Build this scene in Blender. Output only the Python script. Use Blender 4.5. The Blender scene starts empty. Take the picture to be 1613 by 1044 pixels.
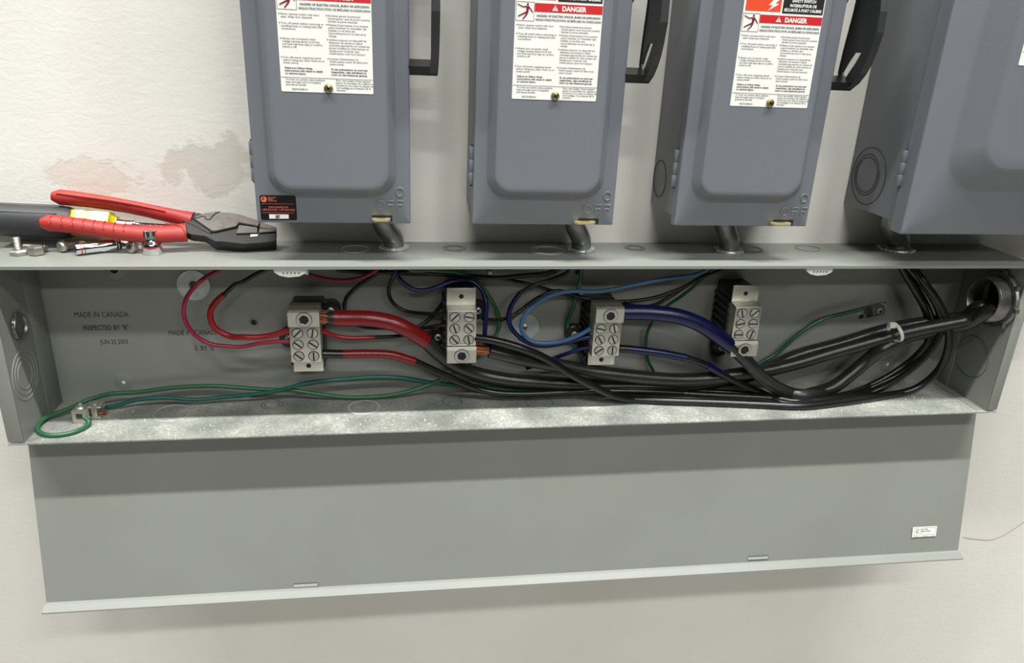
import bpy, bmesh, math, random
from mathutils import Vector, Matrix

# ------------------------------------------------------------------ camera, world, lights, exposure
SC = bpy.context.scene
COL = SC.collection
F, CX, CY = 1187.8, 806.5, 522.0
CP = Vector((0.42128198, -0.89070553, 0.43293884))
RT = Vector((0.98886076, -0.14308842, 0.04098915))
UP = Vector((0.01384214, 0.36259692, 0.93184327))
FW = Vector((0.14819852, 0.92089586, -0.36053851))
cam = bpy.data.cameras.new('camera')
cam.sensor_fit = 'HORIZONTAL'; cam.sensor_width = 36.0; cam.lens = F / 1613 * 36
cam.clip_start = 0.01
co = bpy.data.objects.new('camera', cam); COL.objects.link(co)
co.matrix_world = Matrix(((RT.x, UP.x, -FW.x, CP.x), (RT.y, UP.y, -FW.y, CP.y), (RT.z, UP.z, -FW.z, CP.z), (0, 0, 0, 1)))
SC.camera = co

w = bpy.data.worlds.new('room_ambience'); SC.world = w; w.use_nodes = True
bg = w.node_tree.nodes['Background']
bg.inputs[0].default_value = (1.0, 0.99, 0.95, 1); bg.inputs[1].default_value = 0.02

def lamp(name, loc, target, sx, sy, power, color=(0.985, 0.99, 0.95)):
    l = bpy.data.lights.new(name, 'AREA'); l.shape = 'RECTANGLE'; l.size = sx; l.size_y = sy
    l.energy = power; l.color = color
    o = bpy.data.objects.new(name, l); COL.objects.link(o); o.location = loc
    o.rotation_euler = (Vector(target) - Vector(loc)).to_track_quat('-Z', 'Y').to_euler()
    return o
# three rows of ceiling tubes, each row further into the room
for x, p in ((-1.60, 172), (0.20, 105), (2.00, 215)):
    lamp('ceiling_tube', (x, -1.20, 4.50), (x, -0.80, 0), 1.70, 0.12, p)
for x, p in ((0.10, 82), (2.60, 78)):
    lamp('ceiling_tube', (x, -4.10, 4.50), (x * 0.5 + 0.3, -0.2, 0), 1.70, 0.20, p)
for x, p in ((0.20, 84), (3.20, 84)):
    lamp('ceiling_tube', (x, -8.40, 4.50), (x * 0.5 + 0.3, -0.1, 0), 2.00, 0.25, p)

vs = SC.view_settings
vs.view_transform = 'Standard'; vs.look = 'None'; vs.gamma = 1.0; vs.exposure = 0.0
vs.use_curve_mapping = False

# ------------------------------------------------------------------ helpers
D, H, L = 0.1036, 0.2017, 1.2
def ray(px, py):
    return FW + RT * ((px - CX) / F) + UP * ((CY - py) / F)
def at(px, py, Y):
    d = ray(px, py); return CP + d * ((Y - CP.y) / d.y)
def atz(px, py, Z):
    d = ray(px, py); return CP + d * ((Z - CP.z) / d.z)
def onplane(px, py, p0, n):
    d = ray(px, py); return CP + d * ((p0 - CP).dot(n) / d.dot(n))

def srgb(r, g, b):
    f = lambda c: (c / 255 / 12.92) if c / 255 <= 0.04045 else ((c / 255 + 0.055) / 1.055) ** 2.4
    return (f(r), f(g), f(b), 1)

def material(name, col, rough=0.5, metal=0.0, bump=0.0, scale=200, var=0.0, vscale=12, coat=0.0, trans=0.0, col2=None):
    m = bpy.data.materials.new(name); m.use_nodes = True
    nt = m.node_tree; b = nt.nodes['Principled BSDF']
    b.inputs['Base Color'].default_value = col
    b.inputs['Roughness'].default_value = rough
    b.inputs['Metallic'].default_value = metal
    b.inputs['Coat Weight'].default_value = coat
    b.inputs['Transmission Weight'].default_value = trans
    tc = nt.nodes.new('ShaderNodeTexCoord')
    if var or col2:
        n = nt.nodes.new('ShaderNodeTexNoise'); n.inputs['Scale'].default_value = vscale; n.inputs['Detail'].default_value = 6
        nt.links.new(tc.outputs['Object'], n.inputs['Vector'])
        r = nt.nodes.new('ShaderNodeValToRGB')
        c2 = col2 or tuple(c * (1 - var) for c in col[:3]) + (1,)
        r.color_ramp.elements[0].position = 0.35; r.color_ramp.elements[1].position = 0.65
        r.color_ramp.elements[0].color = c2; r.color_ramp.elements[1].color = col
        nt.links.new(n.outputs['Fac'], r.inputs['Fac']); nt.links.new(r.outputs['Color'], b.inputs['Base Color'])
    if bump:
        n2 = nt.nodes.new('ShaderNodeTexNoise'); n2.inputs['Scale'].default_value = scale; n2.inputs['Detail'].default_value = 3
        nt.links.new(tc.outputs['Object'], n2.inputs['Vector'])
        bp = nt.nodes.new('ShaderNodeBump'); bp.inputs['Strength'].default_value = bump; bp.inputs['Distance'].default_value = 0.001
        nt.links.new(n2.outputs['Fac'], bp.inputs['Height']); nt.links.new(bp.outputs['Normal'], b.inputs['Normal'])
    return m

M = {}
M['enclosure'] = material('blue_grey_enamel', srgb(114, 118, 125), 0.38, bump=0.10, scale=700, var=0.06, vscale=5)
M['trough'] = material('grey_enamel', srgb(137, 139, 134), 0.42, bump=0.08, scale=600, var=0.08, vscale=6)
M['steel'] = material('zinc_steel', srgb(196, 202, 202), 0.38, metal=0.5, bump=0.15, scale=300, var=0.25, vscale=90)
M['dark_zinc'] = material('dark_cast_zinc', srgb(150, 150, 148), 0.36, metal=0.8, bump=0.3, scale=250, var=0.4, vscale=60)
M['chrome'] = material('chrome', srgb(225, 225, 228), 0.12, metal=1.0)
M['aluminium'] = material('brushed_aluminium', srgb(214, 213, 203), 0.36, metal=0.92, bump=0.15, scale=500, var=0.1, vscale=60)
M['screw'] = material('bright_screw_steel', srgb(200, 200, 196), 0.4, metal=0.7, var=0.15, vscale=200)
M['hole'] = material('dark_recess', srgb(22, 21, 20), 0.6)
M['brass'] = material('pale_brass', srgb(206, 198, 152), 0.35, metal=0.6)
M['screw_brass'] = material('tarnished_brass', srgb(158, 146, 104), 0.35, metal=0.8)
M['copper'] = material('copper', srgb(176, 108, 78), 0.35, metal=0.8)
M['black'] = material('black_insulation', srgb(22, 22, 22), 0.28, bump=0.05, scale=400, var=0.2, vscale=40)
M['thick_black'] = material('dusty_black_insulation', srgb(42, 42, 41), 0.3, bump=0.12, scale=300, var=0.35, vscale=50)
M['plastic'] = material('black_moulded_plastic', srgb(20, 20, 21), 0.35)
M['lever'] = material('black_enamel', srgb(46, 47, 49), 0.38, bump=0.1, scale=500)
M['red_tape'] = material('red_tape', srgb(122, 16, 20), 0.3, bump=0.25, scale=130, var=0.15, vscale=60)
M['red'] = material('red_insulation', srgb(138, 20, 24), 0.35)
M['crimson'] = material('crimson_insulation', srgb(140, 26, 54), 0.35)
M['navy_tape'] = material('navy_tape', srgb(7, 11, 64), 0.3, bump=0.2, scale=130)
M['navy'] = material('navy_insulation', srgb(11, 14, 66), 0.33)
M['blue'] = material('light_blue_insulation', srgb(58, 102, 140), 0.35)
M['green'] = material('green_insulation', srgb(46, 98, 66), 0.35)
M['teal'] = material('teal_green_insulation', srgb(16, 92, 78), 0.35)
M['dark_green'] = material('dark_green_insulation', srgb(16, 74, 48), 0.35)
M['white'] = material('white_label', srgb(238, 238, 234), 0.4)
M['ink'] = material('black_ink', srgb(24, 24, 24), 0.5)
M['ink_grey'] = material('faded_black_ink', srgb(58, 58, 58), 0.5)
M['sign_red'] = material('sign_red', srgb(200, 38, 44), 0.4)
M['sign_orange'] = material('sign_orange', srgb(226, 78, 44), 0.4)
M['maroon'] = material('maroon_ink', srgb(120, 30, 50), 0.4)
M['sticker_black'] = material('black_sticker', srgb(12, 10, 10), 0.35)
M['salmon'] = material('salmon_ink', srgb(224, 110, 90), 0.4)
M['green_ink'] = material('green_ink', srgb(70, 130, 90), 0.4)
M['nylon'] = material('milky_nylon', srgb(205, 205, 190), 0.45)
M['grip'] = material('red_rubber_grip', srgb(166, 46, 42), 0.5, bump=0.15, scale=150, var=0.12, vscale=30)
M['rubber'] = material('black_rubber', srgb(52, 53, 55), 0.5, bump=0.1, scale=300)
M['acetate'] = material('yellow_acetate', srgb(196, 178, 20), 0.25, trans=0.12)
M['tool_steel'] = material('blackened_tool_steel', srgb(46, 45, 45), 0.38, metal=0.35)
M['tool_face'] = material('worn_tool_steel', srgb(104, 99, 95), 0.42, metal=0.5, bump=0.2, scale=200, var=0.2, vscale=80)
M['stainless'] = material('dull_stainless', srgb(190, 188, 180), 0.38, metal=0.85, var=0.15, vscale=150)
M['crumb'] = material('white_crumbs', srgb(225, 224, 215), 0.7)

def wall_material():
    m = bpy.data.materials.new('painted_plaster'); m.use_nodes = True
    nt = m.node_tree; N = nt.nodes; K = nt.links; b = N['Principled BSDF']; b.inputs['Roughness'].default_value = 0.55
    tc = N.new('ShaderNodeTexCoord')
    base = N.new('ShaderNodeRGB'); base.outputs[0].default_value = srgb(233, 231, 225)
    cur = base.outputs[0]
    nz = N.new('ShaderNodeTexNoise'); nz.inputs['Scale'].default_value = 22; nz.inputs['Detail'].default_value = 8; nz.inputs['Roughness'].default_value = 0.65
    K.new(tc.outputs['Object'], nz.inputs['Vector'])
    def patch(cx, cz, rx, rz, col, cur):
        mp = N.new('ShaderNodeMapping'); mp.vector_type = 'TEXTURE'
        mp.inputs['Location'].default_value = (cx, 0, cz); mp.inputs['Scale'].default_value = (rx, 1000, rz)
        K.new(tc.outputs['Object'], mp.inputs['Vector'])
        ln = N.new('ShaderNodeVectorMath'); ln.operation = 'LENGTH'; K.new(mp.outputs[0], ln.inputs[0])
        ad = N.new('ShaderNodeMath'); ad.operation = 'MULTIPLY_ADD'; K.new(nz.outputs['Fac'], ad.inputs[0])
        ad.inputs[1].default_value = 2.6; K.new(ln.outputs['Value'], ad.inputs[2])
        mr = N.new('ShaderNodeMapRange'); mr.inputs['From Min'].default_value = 2.05; mr.inputs['From Max'].default_value = 2.25
        mr.inputs['To Min'].default_value = 1; mr.inputs['To Max'].default_value = 0
        K.new(ad.outputs[0], mr.inputs['Value'])
        mx = N.new('ShaderNodeMix'); mx.data_type = 'RGBA'
        K.new(mr.outputs[0], mx.inputs['Factor']); K.new(cur, mx.inputs['A']); mx.inputs['B'].default_value = col
        return mx.outputs['Result'], mr.outputs[0]
    cur, f1 = patch(0.088, 0.272, 0.055, 0.026, srgb(224, 217, 209), cur)
    cur, f2 = patch(0.222, 0.282, 0.052, 0.038, srgb(214, 208, 200), cur)
    # faint large blotches of older paint
    n3 = N.new('ShaderNodeTexNoise'); n3.inputs['Scale'].default_value = 5; K.new(tc.outputs['Object'], n3.inputs['Vector'])
    mr = N.new('ShaderNodeMapRange'); mr.inputs['From Min'].default_value = 0.35; mr.inputs['From Max'].default_value = 0.7
    mr.inputs['To Max'].default_value = 0.3; K.new(n3.outputs['Fac'], mr.inputs['Value'])
    mx = N.new('ShaderNodeMix'); mx.data_type = 'RGBA'; K.new(mr.outputs[0], mx.inputs['Factor']); K.new(cur, mx.inputs['A'])
    mx.inputs['B'].default_value = srgb(206, 200, 190); K.new(mx.outputs['Result'], b.inputs['Base Color'])
    # roller stipple + trowel ridges
    n1 = N.new('ShaderNodeTexNoise'); n1.inputs['Scale'].default_value = 260; n1.inputs['Detail'].default_value = 3; K.new(tc.outputs['Object'], n1.inputs['Vector'])
    mp = N.new('ShaderNodeMapping'); mp.inputs['Scale'].default_value = (1, 1, 2.5); K.new(tc.outputs['Object'], mp.inputs['Vector'])
    n2 = N.new('ShaderNodeTexNoise'); n2.inputs['Scale'].default_value = 38; n2.inputs['Detail'].default_value = 5; n2.inputs['Distortion'].default_value = 1.2
    K.new(mp.outputs[0], n2.inputs['Vector'])
    a1 = N.new('ShaderNodeMath'); a1.operation = 'MULTIPLY_ADD'; K.new(n2.outputs['Fac'], a1.inputs[0]); a1.inputs[1].default_value = 1.6; K.new(n1.outputs['Fac'], a1.inputs[2])
    a2 = N.new('ShaderNodeMath'); a2.operation = 'MULTIPLY_ADD'; K.new(f1, a2.inputs[0]); a2.inputs[1].default_value = -1.3; K.new(a1.outputs[0], a2.inputs[2])
    a3 = N.new('ShaderNodeMath'); a3.operation = 'MULTIPLY_ADD'; K.new(f2, a3.inputs[0]); a3.inputs[1].default_value = -1.3; K.new(a2.outputs[0], a3.inputs[2])
    bp = N.new('ShaderNodeBump'); bp.inputs['Strength'].default_value = 0.22; bp.inputs['Distance'].default_value = 0.0008
    K.new(a3.outputs[0], bp.inputs['Height']); K.new(bp.outputs['Normal'], b.inputs['Normal'])
    return m
M['wall'] = wall_material()

def dusty_material():
    # grey enamel with white plaster dust lying towards the front of the trough floor
    m = material('dusty_grey_enamel', srgb(146, 148, 143), 0.5)
    nt = m.node_tree; N = nt.nodes; K = nt.links; b = N['Principled BSDF']; tc = N['Texture Coordinate']
    n = N.new('ShaderNodeTexNoise'); n.inputs['Scale'].default_value = 330; n.inputs['Detail'].default_value = 8; n.inputs['Roughness'].default_value = 0.7
    K.new(tc.outputs['Object'], n.inputs['Vector'])
    n2 = N.new('ShaderNodeTexNoise'); n2.inputs['Scale'].default_value = 16; n2.inputs['Detail'].default_value = 8
    K.new(tc.outputs['Object'], n2.inputs['Vector'])
    ad = N.new('ShaderNodeMath'); ad.operation = 'MULTIPLY_ADD'; ad.inputs[1].default_value = 1.1
    K.new(n2.outputs['Fac'], ad.inputs[0]); K.new(n.outputs['Fac'], ad.inputs[2])
    r = N.new('ShaderNodeValToRGB'); e = r.color_ramp.elements
    e[0].position = 0.40; e[0].color = srgb(104, 106, 101); e[1].position = 0.80; e[1].color = srgb(190, 190, 183)
    x = e.new(0.55); x.color = srgb(126, 128, 123); x = e.new(0.68); x.color = srgb(152, 153, 147)
    h = N.new('ShaderNodeMath'); h.operation = 'MULTIPLY'; h.inputs[1].default_value = 0.60; K.new(ad.outputs[0], h.inputs[0])
    K.new(h.outputs[0], r.inputs['Fac']); K.new(r.outputs['Color'], b.inputs['Base Color'])
    return m
M['dusty'] = dusty_material()

class MB:
    """collects shapes and links them as ONE mesh object"""
    def __init__(s): s.v = []; s.f = []; s.sm = []
    def add(s, vs, fs, smooth=True):
        o = len(s.v); s.v += [tuple(v) for v in vs]
        s.f += [[i + o for i in f] for f in fs]; s.sm += [smooth] * len(fs); return s
    def box(s, x0, x1, y0, y1, z0, z1, bevel=0.0):
        if bevel <= 0:
            v = [(x, y, z) for z in (z0, z1) for y in (y0, y1) for x in (x0, x1)]
            return s.add(v, [(0, 2, 3, 1), (4, 5, 7, 6), (0, 1, 5, 4), (2, 6, 7, 3), (0, 4, 6, 2), (1, 3, 7, 5)], False)
        bm = bmesh.new(); bmesh.ops.create_cube(bm, size=1)
        for v in bm.verts:
            v.co = Vector(((x0 + x1) / 2 + v.co.x * (x1 - x0), (y0 + y1) / 2 + v.co.y * (y1 - y0), (z0 + z1) / 2 + v.co.z * (z1 - z0)))
        bmesh.ops.bevel(bm, geom=bm.edges[:], offset=bevel, segments=2, affect='EDGES', profile=0.5)
        return s.frombm(bm)
    def frombm(s, bm, mat=None):
        bm.verts.index_update(); bm.normal_update()
        vs = [(mat @ v.co if mat else v.co.copy()) for v in bm.verts]
        s.add(vs, [[v.index for v in f.verts] for f in bm.faces]); bm.free(); return s
    def loops(s, rings, cap0=True, cap1=True, closed=True, smooth=True):
        n = len(rings[0]); vs = [p for r in rings for p in r]; fs = []
        for i in range(len(rings) - 1):
            for j in range(n if closed else n - 1):
                a = i * n + j; b = i * n + (j + 1) % n
                fs.append((a, b, b + n, a + n))
        if cap0: fs.append(tuple(reversed(range(n))))
        if cap1: fs.append(tuple(range((len(rings) - 1) * n, len(rings) * n)))
        return s.add(vs, fs, smooth)
    def prism(s, pts, vec, smooth=False):
        vec = Vector(vec); a = [Vector(p) for p in pts]
        return s.loops([a, [p + vec for p in a]], smooth=smooth)
    def lathe(s, prof, c, axis, n=32, caps=True):
        """prof: (radius, distance along axis)"""
        ax = Vector(axis).normalized(); u = ax.orthogonal().normalized(); v = ax.cross(u); c = Vector(c)
        rings = [[c + ax * h + (u * math.cos(t) + v * math.sin(t)) * r for t in [2 * math.pi * k / n for k in range(n)]] for r, h in prof]
        return s.loops(rings, caps, caps)
    def ring(s, c, axis, r, t, n=40, m=8):
        """torus"""
        ax = Vector(axis).normalized(); u = ax.orthogonal().normalized(); v = ax.cross(u); c = Vector(c); R_ = []
        for i in range(n):
            a = 2 * math.pi * i / n; d = u * math.cos(a) + v * math.sin(a)
            R_.append([c + d * (r + t * math.cos(2 * math.pi * j / m)) + ax * t * math.sin(2 * math.pi * j / m) for j in range(m)])
        return s.loops(R_ + [R_[0]], False, False)
    def annulus(s, c, axis, r0, r1, h, n=40):
        return s.lathe([(r0, 0), (r1, 0), (r1, h), (r0, h), (r0, 0)], c, axis, n, False)
    def tube(s, pts, r, n=12, caps=True, flat=None):
        pts = [Vector(p) for p in pts]; rs = r if isinstance(r, (list, tuple)) else [r] * len(pts)
        t0 = (pts[1] - pts[0]).normalized(); u = (Vector(flat) if flat else t0.orthogonal()); u = (u - t0 * u.dot(t0)).normalized(); rings = []
        for i, p in enumerate(pts):
            t = (pts[min(i + 1, len(pts) - 1)] - pts[max(i - 1, 0)]).normalized()
            u = (u - t * u.dot(t)).normalized(); v = t.cross(u)
            ra, rb = rs[i] if isinstance(rs[i], tuple) else (rs[i], rs[i])
            rings.append([p + u * math.cos(a) * ra + v * math.sin(a) * rb for a in [2 * math.pi * k / n for k in range(n)]])
        return s.loops(rings, caps, caps)
    def build(s, name, mat, parent=None, label=None, angle=35):
        me = bpy.data.meshes.new(name); me.from_pydata(s.v, [], s.f); me.validate()
        me.polygons.foreach_set('use_smooth', s.sm[:len(me.polygons)] if len(me.polygons) == len(s.sm) else [True] * len(me.polygons))
        bm = bmesh.new(); bm.from_mesh(me); bmesh.ops.recalc_face_normals(bm, faces=bm.faces[:]); bm.to_mesh(me); bm.free()
        if any(s.sm): me.set_sharp_from_angle(angle=math.radians(angle))
        me.materials.append(mat)
        o = bpy.data.objects.new(name, me); COL.objects.link(o)
        if parent:
            o.parent = parent; o.matrix_parent_inverse = Matrix.Identity(4)
            pw = Vector((0, 0, 0)); q = parent
            while q: pw += q.location; q = q.parent
            me.transform(Matrix.Translation(-pw))
        if label: o['label'] = label
        return o

def tag(o, label, cat, group=None, kind=None):
    o['label'] = label; o['category'] = cat
    if group: o['group'] = group
    if kind: o['kind'] = kind
    return o
def thing(name, loc, label, cat, group=None):
    o = bpy.data.objects.new(name, None); COL.objects.link(o); o.location = loc; o.empty_display_size = 0.01
    return tag(o, label, cat, group)
def struct(o): o['kind'] = 'structure'; return o

def rrect(x0, x1, z0, z1, r, Y, n=6):
    pts = []
    for cx, cz, a0 in ((x1 - r, z1 - r, 0), (x0 + r, z1 - r, 90), (x0 + r, z0 + r, 180), (x1 - r, z0 + r, 270)):
        for k in range(n + 1):
            a = math.radians(a0 + 90 * k / n); pts.append(Vector((cx + r * math.cos(a), Y, cz + r * math.sin(a))))
    return pts

def spline(pts, step=0.006):
    """centripetal-like Catmull-Rom through 3D points"""
    P = [Vector(p) for p in pts]; P = [P[0] * 2 - P[1]] + P + [P[-1] * 2 - P[-2]]; out = []
    for i in range(1, len(P) - 2):
        p0, p1, p2, p3 = P[i - 1:i + 3]
        def tj(t, a, b): return t + max((b - a).length, 1e-6) ** 0.5
        t0 = 0; t1 = tj(t0, p0, p1); t2 = tj(t1, p1, p2); t3 = tj(t2, p2, p3)
        n = max(2, int((p2 - p1).length / step))
        for k in range(n):
            t = t1 + (t2 - t1) * k / n
            a1 = p0 * ((t1 - t) / (t1 - t0)) + p1 * ((t - t0) / (t1 - t0)); a2 = p1 * ((t2 - t) / (t2 - t1)) + p2 * ((t - t1) / (t2 - t1))
            a3 = p2 * ((t3 - t) / (t3 - t2)) + p3 * ((t - t2) / (t3 - t2))
            b1 = a1 * ((t2 - t) / (t2 - t0)) + a2 * ((t - t0) / (t2 - t0)); b2 = a2 * ((t3 - t) / (t3 - t1)) + a3 * ((t - t1) / (t3 - t1))
            out.append(b1 * ((t2 - t) / (t2 - t1)) + b2 * ((t - t1) / (t2 - t1)))
    out.append(P[-2]); return out

DG = None
def text_mesh(s, size, bold=0.0, depth=0.0):
    c = bpy.data.curves.new('writing', 'FONT'); c.body = s; c.size = size; c.resolution_u = 2; c.offset = bold; c.extrude = depth
    o = bpy.data.objects.new('writing', c); COL.objects.link(o)
    bpy.context.view_layer.update(); dg = bpy.context.evaluated_depsgraph_get()
    me = bpy.data.meshes.new_from_object(o.evaluated_get(dg)); vs = [v.co.copy() for v in me.vertices]; fs = [list(p.vertices) for p in me.polygons]
    bpy.data.objects.remove(o); bpy.data.curves.remove(c); bpy.data.meshes.remove(me)
    return vs, fs
def put_text(mb, s, x, z, Y, size, width=None, bold=0.0, depth=0.0, align='l', frame=None):
    """writing on a plane facing the room; (x, z) is the left baseline point"""
    vs, fs = text_mesh(s, size, bold, depth)
    if not vs: return
    x0 = min(v.x for v in vs); x1 = max(v.x for v in vs); k = (width / (x1 - x0)) if width else 1.0
    off = -(x1 - x0) * k / 2 if align == 'c' else 0
    out = []
    for v in vs:
        p = Vector((x + (v.x - x0) * k + off, Y - v.z - depth, z + v.y))
        out.append(frame @ p if frame else p)
    mb.add(out, fs, False)
def sheet(mb, pts, Y, t=0.0002):
    """thin printed patch: outline (x, z) at depth Y facing the room"""
    mb.prism([Vector((x, Y, z)) for x, z in pts], (0, t, 0))
def rect(x0, x1, z0, z1): return [(x0, z0), (x1, z0), (x1, z1), (x0, z1)]

# ------------------------------------------------------------------ the wall
b = MB(); b.box(-2.2, 3.4, 0, 0.1, -1.1, 3.0)
struct(b.build('wall_back', M['wall']))
b = MB(); b.box(-3.0, 4.2, -9.5, 0.1, -1.2, -1.1)
struct(b.build('floor', material('sealed_concrete', srgb(146, 144, 139), 0.5, var=0.1, vscale=3)))
b = MB(); b.tube(spline([at(1517, 846, -0.0001), at(1540, 849, -0.0001), at(1558, 850, -0.0001), at(1576, 845, -0.0001), at(1595, 834, -0.0001), at(1613, 821, -0.0001), at(1640, 800, -0.0001)]), 0.0006, 6)
o = b.build('trim_crack', material('plaster_crack', srgb(165, 150, 138), 0.8)); struct(o)

# ------------------------------------------------------------------ the splitter trough
T = thing('splitter_trough', (0, 0, 0), 'long open grey metal wiring trough fixed to the wall under the four switch boxes', 'electrical box')
XL, XR, t = 0.016, 1.186, 0.0016
b = MB(); b.box(0.0, L, -t, -0.0002, 0.0, H, 0); b.build('back_panel', M['trough'], T)
b = MB(); b.box(0.0, L, -D, -t, H - t, H, 0.0004); b.box(0.0, L, -D, -D + t, H - 0.0035, H - t)
b.build('top_panel', M['trough'], T)
b = MB(); b.box(0.0, L, -D, -t, 0.0, t, 0); b.build('bottom_panel', M['dusty'], T)
# end panels with a front flange turned outward; the right one has the conduit hole
HC = (-0.0695, 0.1470); HR = 0.0300
b = MB(); b.box(XL - t, XL, -D + 0.001, -t, t, H - t); b.box(0.0005, XL, -D, -D + t, 0.004, H - t, 0.0003)
b.box(XL, XL + 0.0009, -0.038, -t, 0.003, H - t, 0.0003); b.build('end_panel', M['trough'], T)
b = MB(); rr = [Vector((XR, p.x, p.z)) for p in rrect(-D + 0.001, -t, t, H - t, 0.001, 0)]
cc = []
for p in rr:
    d = Vector((0, p.y - HC[0], p.z - HC[1])).normalized(); cc.append(Vector((XR, HC[0] + d.y * HR, HC[1] + d.z * HR)))
sh = Vector((t, 0, 0)); b.loops([rr, cc, [p + sh for p in cc], [p + sh for p in rr], rr], False, False, smooth=False)
b.box(XR, L - 0.0005, -D, -D + t, 0.004, H - t, 0.0003); b.box(XR - 0.0009, XR, -0.026, -t, 0.003, H - t, 0.0003)
b.box(XR - 0.012, XR, -D + 0.006, -t, t, t + 0.0009, 0.0003)
b.build('end_panel', M['trough'], T)
def knockout(c, axis, rs, parent, mat, gaps=True):
    k = MB()
    for r in rs: k.ring(c, axis, r, 0.00045, 40, 6)
    return k.build('knockout', mat, parent)
groove = material('knockout_groove', srgb(88, 89, 86), 0.5); groove_light = material('worn_knockout_edge', srgb(190, 190, 182), 0.5)
for x, y, rs, m_ in ((0.373, -0.034, (0.0155,), groove_light), (0.487, -0.030, (0.013, 0.0095), groove), (0.597, -0.038, (0.0195, 0.015), groove_light),
                     (0.708, -0.026, (0.012, 0.009), groove), (0.856, -0.030, (0.014,), groove), (0.935, -0.026, (0.015,), groove)):
    knockout((x, y, H + 0.0001), (0, 0, 1), rs, T, m_)
for x, y, rs, m_ in ((0.153, -0.040, (0.021,), groove_light), (0.265, -0.025, (0.0125, 0.009), groove), (0.598, -0.040, (0.0175,), groove), (0.487, -0.030, (0.0125,), groove)):
    knockout((x, y, t + 0.0001), (0, 0, 1), rs, T, m_)
b = MB(); b.annulus((0.377, -0.039, t), (0, 0, 1), 0.0175, 0.0195, 0.0003); b.build('knockout', groove_light, T)
knockout((XL + 0.0003, -0.072, 0.070), (1, 0, 0), (0.016, 0.022, 0.028), T, material('faint_knockout_edge', srgb(150, 152, 147), 0.5))
knockout((XR - 0.0003, -0.055, 0.060), (1, 0, 0), (0.028,), T, groove)
# mounting dimples with their hole
dim = material('dimple_shadowless_grey', srgb(132, 134, 130), 0.4)
for px, py, hr, m_ in ((195, 601, 0.0026, 'white'), (1398, 573, 0.0026, 'white'), (180, 424, 0.0045, 'hole'), (400, 507, 0.0042, 'hole'), (772, 430, 0.003, 'steel'), (909, 428, 0.003, 'hole'), (1356, 498, 0.0035, 'hole')):
    p = at(px, py, -t); k = MB(); big = 0.012 if hr < 0.0028 or py == 424 else hr + 0.0016
    k.lathe([(hr, -0.0002), (hr, 0.0018), (big * 0.6, 0.0014), (big, 0)], p, (0, -1, 0), 28, False)
    dm = k.build('mounting_dimple', dim, T)
    k = MB(); k.lathe([(0.0001, 0.0004), (hr, 0.0004)], p, (0, -1, 0), 20, False); k.build('hole', M[m_], dm)
# printed stamps on the back
Y = -t - 0.0002
def stamp(st, s, px0, px1, py, size, bold=0.0):
    a, c = at(px0, py, Y), at(px1, py, Y); put_text(st, s, a.x, a.z, Y, size, c.x - a.x, bold)
st = MB(); stamp(st, 'MADE IN CANADA', 118, 203, 500, 0.0098)
stamp(st, 'INSPECTED BY "B"', 132, 203, 520, 0.0086, 0.00012)
stamp(st, 'JUN 25 2003', 158, 202, 542, 0.0082); st.build('printed_stamp', M['ink'], T)
st = MB(); stamp(st, 'MADE IN CANADA', 266, 346, 528, 0.0088)
stamp(st, 'E. BY "B', 308, 337, 552, 0.0088)
st.build('printed_stamp', M['ink'], T)
# cover catches hanging under the top edge
for px, label in ((457, 'left'), (1291, 'right')):
    p = at(px, 421, -D + 0.006); k = MB()
    pts = [Vector((p.x + dx, 0, H - t + dz)) for dx, dz in ((-0.017, 0), (-0.0165, -0.0060), (-0.011, -0.0100), (-0.002, -0.0118), (0.009, -0.0108), (0.016, -0.0070), (0.0165, 0))]
    k.prism([Vector((q.x, -D + 0.004, q.z)) for q in pts], (0, 0.003, 0)); k.box(p.x - 0.016, p.x + 0.016, -D + 0.004, -D + 0.016, H - t - 0.001, H - t)
    ck = k.build('cover_catch', M['white'], T)
    k = MB()
    for j in range(5): k.box(p.x - 0.008 + j * 0.004, p.x - 0.006 + j * 0.004, -D + 0.0036, -D + 0.0041, H - t - 0.0078, H - t - 0.0060)
    k.build('embossed_mark', M['stainless'], ck)
k = MB(); k.lathe([(0.002, 0), (0.002, 0.009)], (at(483, 423, -D + 0.006).x, -D + 0.006, H - t), (0, 0, -1), 14); k.build('catch_screw', M['steel'], T)

# hub plug closing a hole in the left end panel
k = MB(); k.lathe([(0.0, 0.0006), (0.0120, 0.0006), (0.0128, 0.0030), (0.0140, 0.0030), (0.0150, 0.0)], (XL + 0.0009, -0.066, 0.124), (1, 0, 0), 36)
for j in range(8):
    a = j * math.pi / 4 + 0.3; cy, cz = -0.066 + math.cos(a) * 0.0158, 0.124 + math.sin(a) * 0.0158; k.box(XL + 0.0009, XL + 0.0032, cy - 0.0012, cy + 0.0012, cz - 0.0014, cz + 0.0014, 0.0004)
tag(k.build('hole_plug', M['dark_zinc']), 'round metal hole plug snapped into the left end of the trough', 'plug')

# white crumbs of plaster on the trough floor
random.seed(4); k = MB()
for i in range(110):
    x = random.uniform(0.03, 1.17); y = -D + 0.004 + abs(random.gauss(0, 0.022)); s = random.uniform(0.0004, 0.0012)
    if y > -0.01: continue
    bm = bmesh.new(); bmesh.ops.create_icosphere(bm, subdivisions=1, radius=s)
    for v in bm.verts: v.co *= random.uniform(0.7, 1.2)
    k.frombm(bm, Matrix.Translation((x, y, t + s * 0.6)))
tag(k.build('plaster_crumbs', M['crumb']), 'white plaster crumbs scattered on the floor of the open trough', 'debris', kind='stuff')

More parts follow.
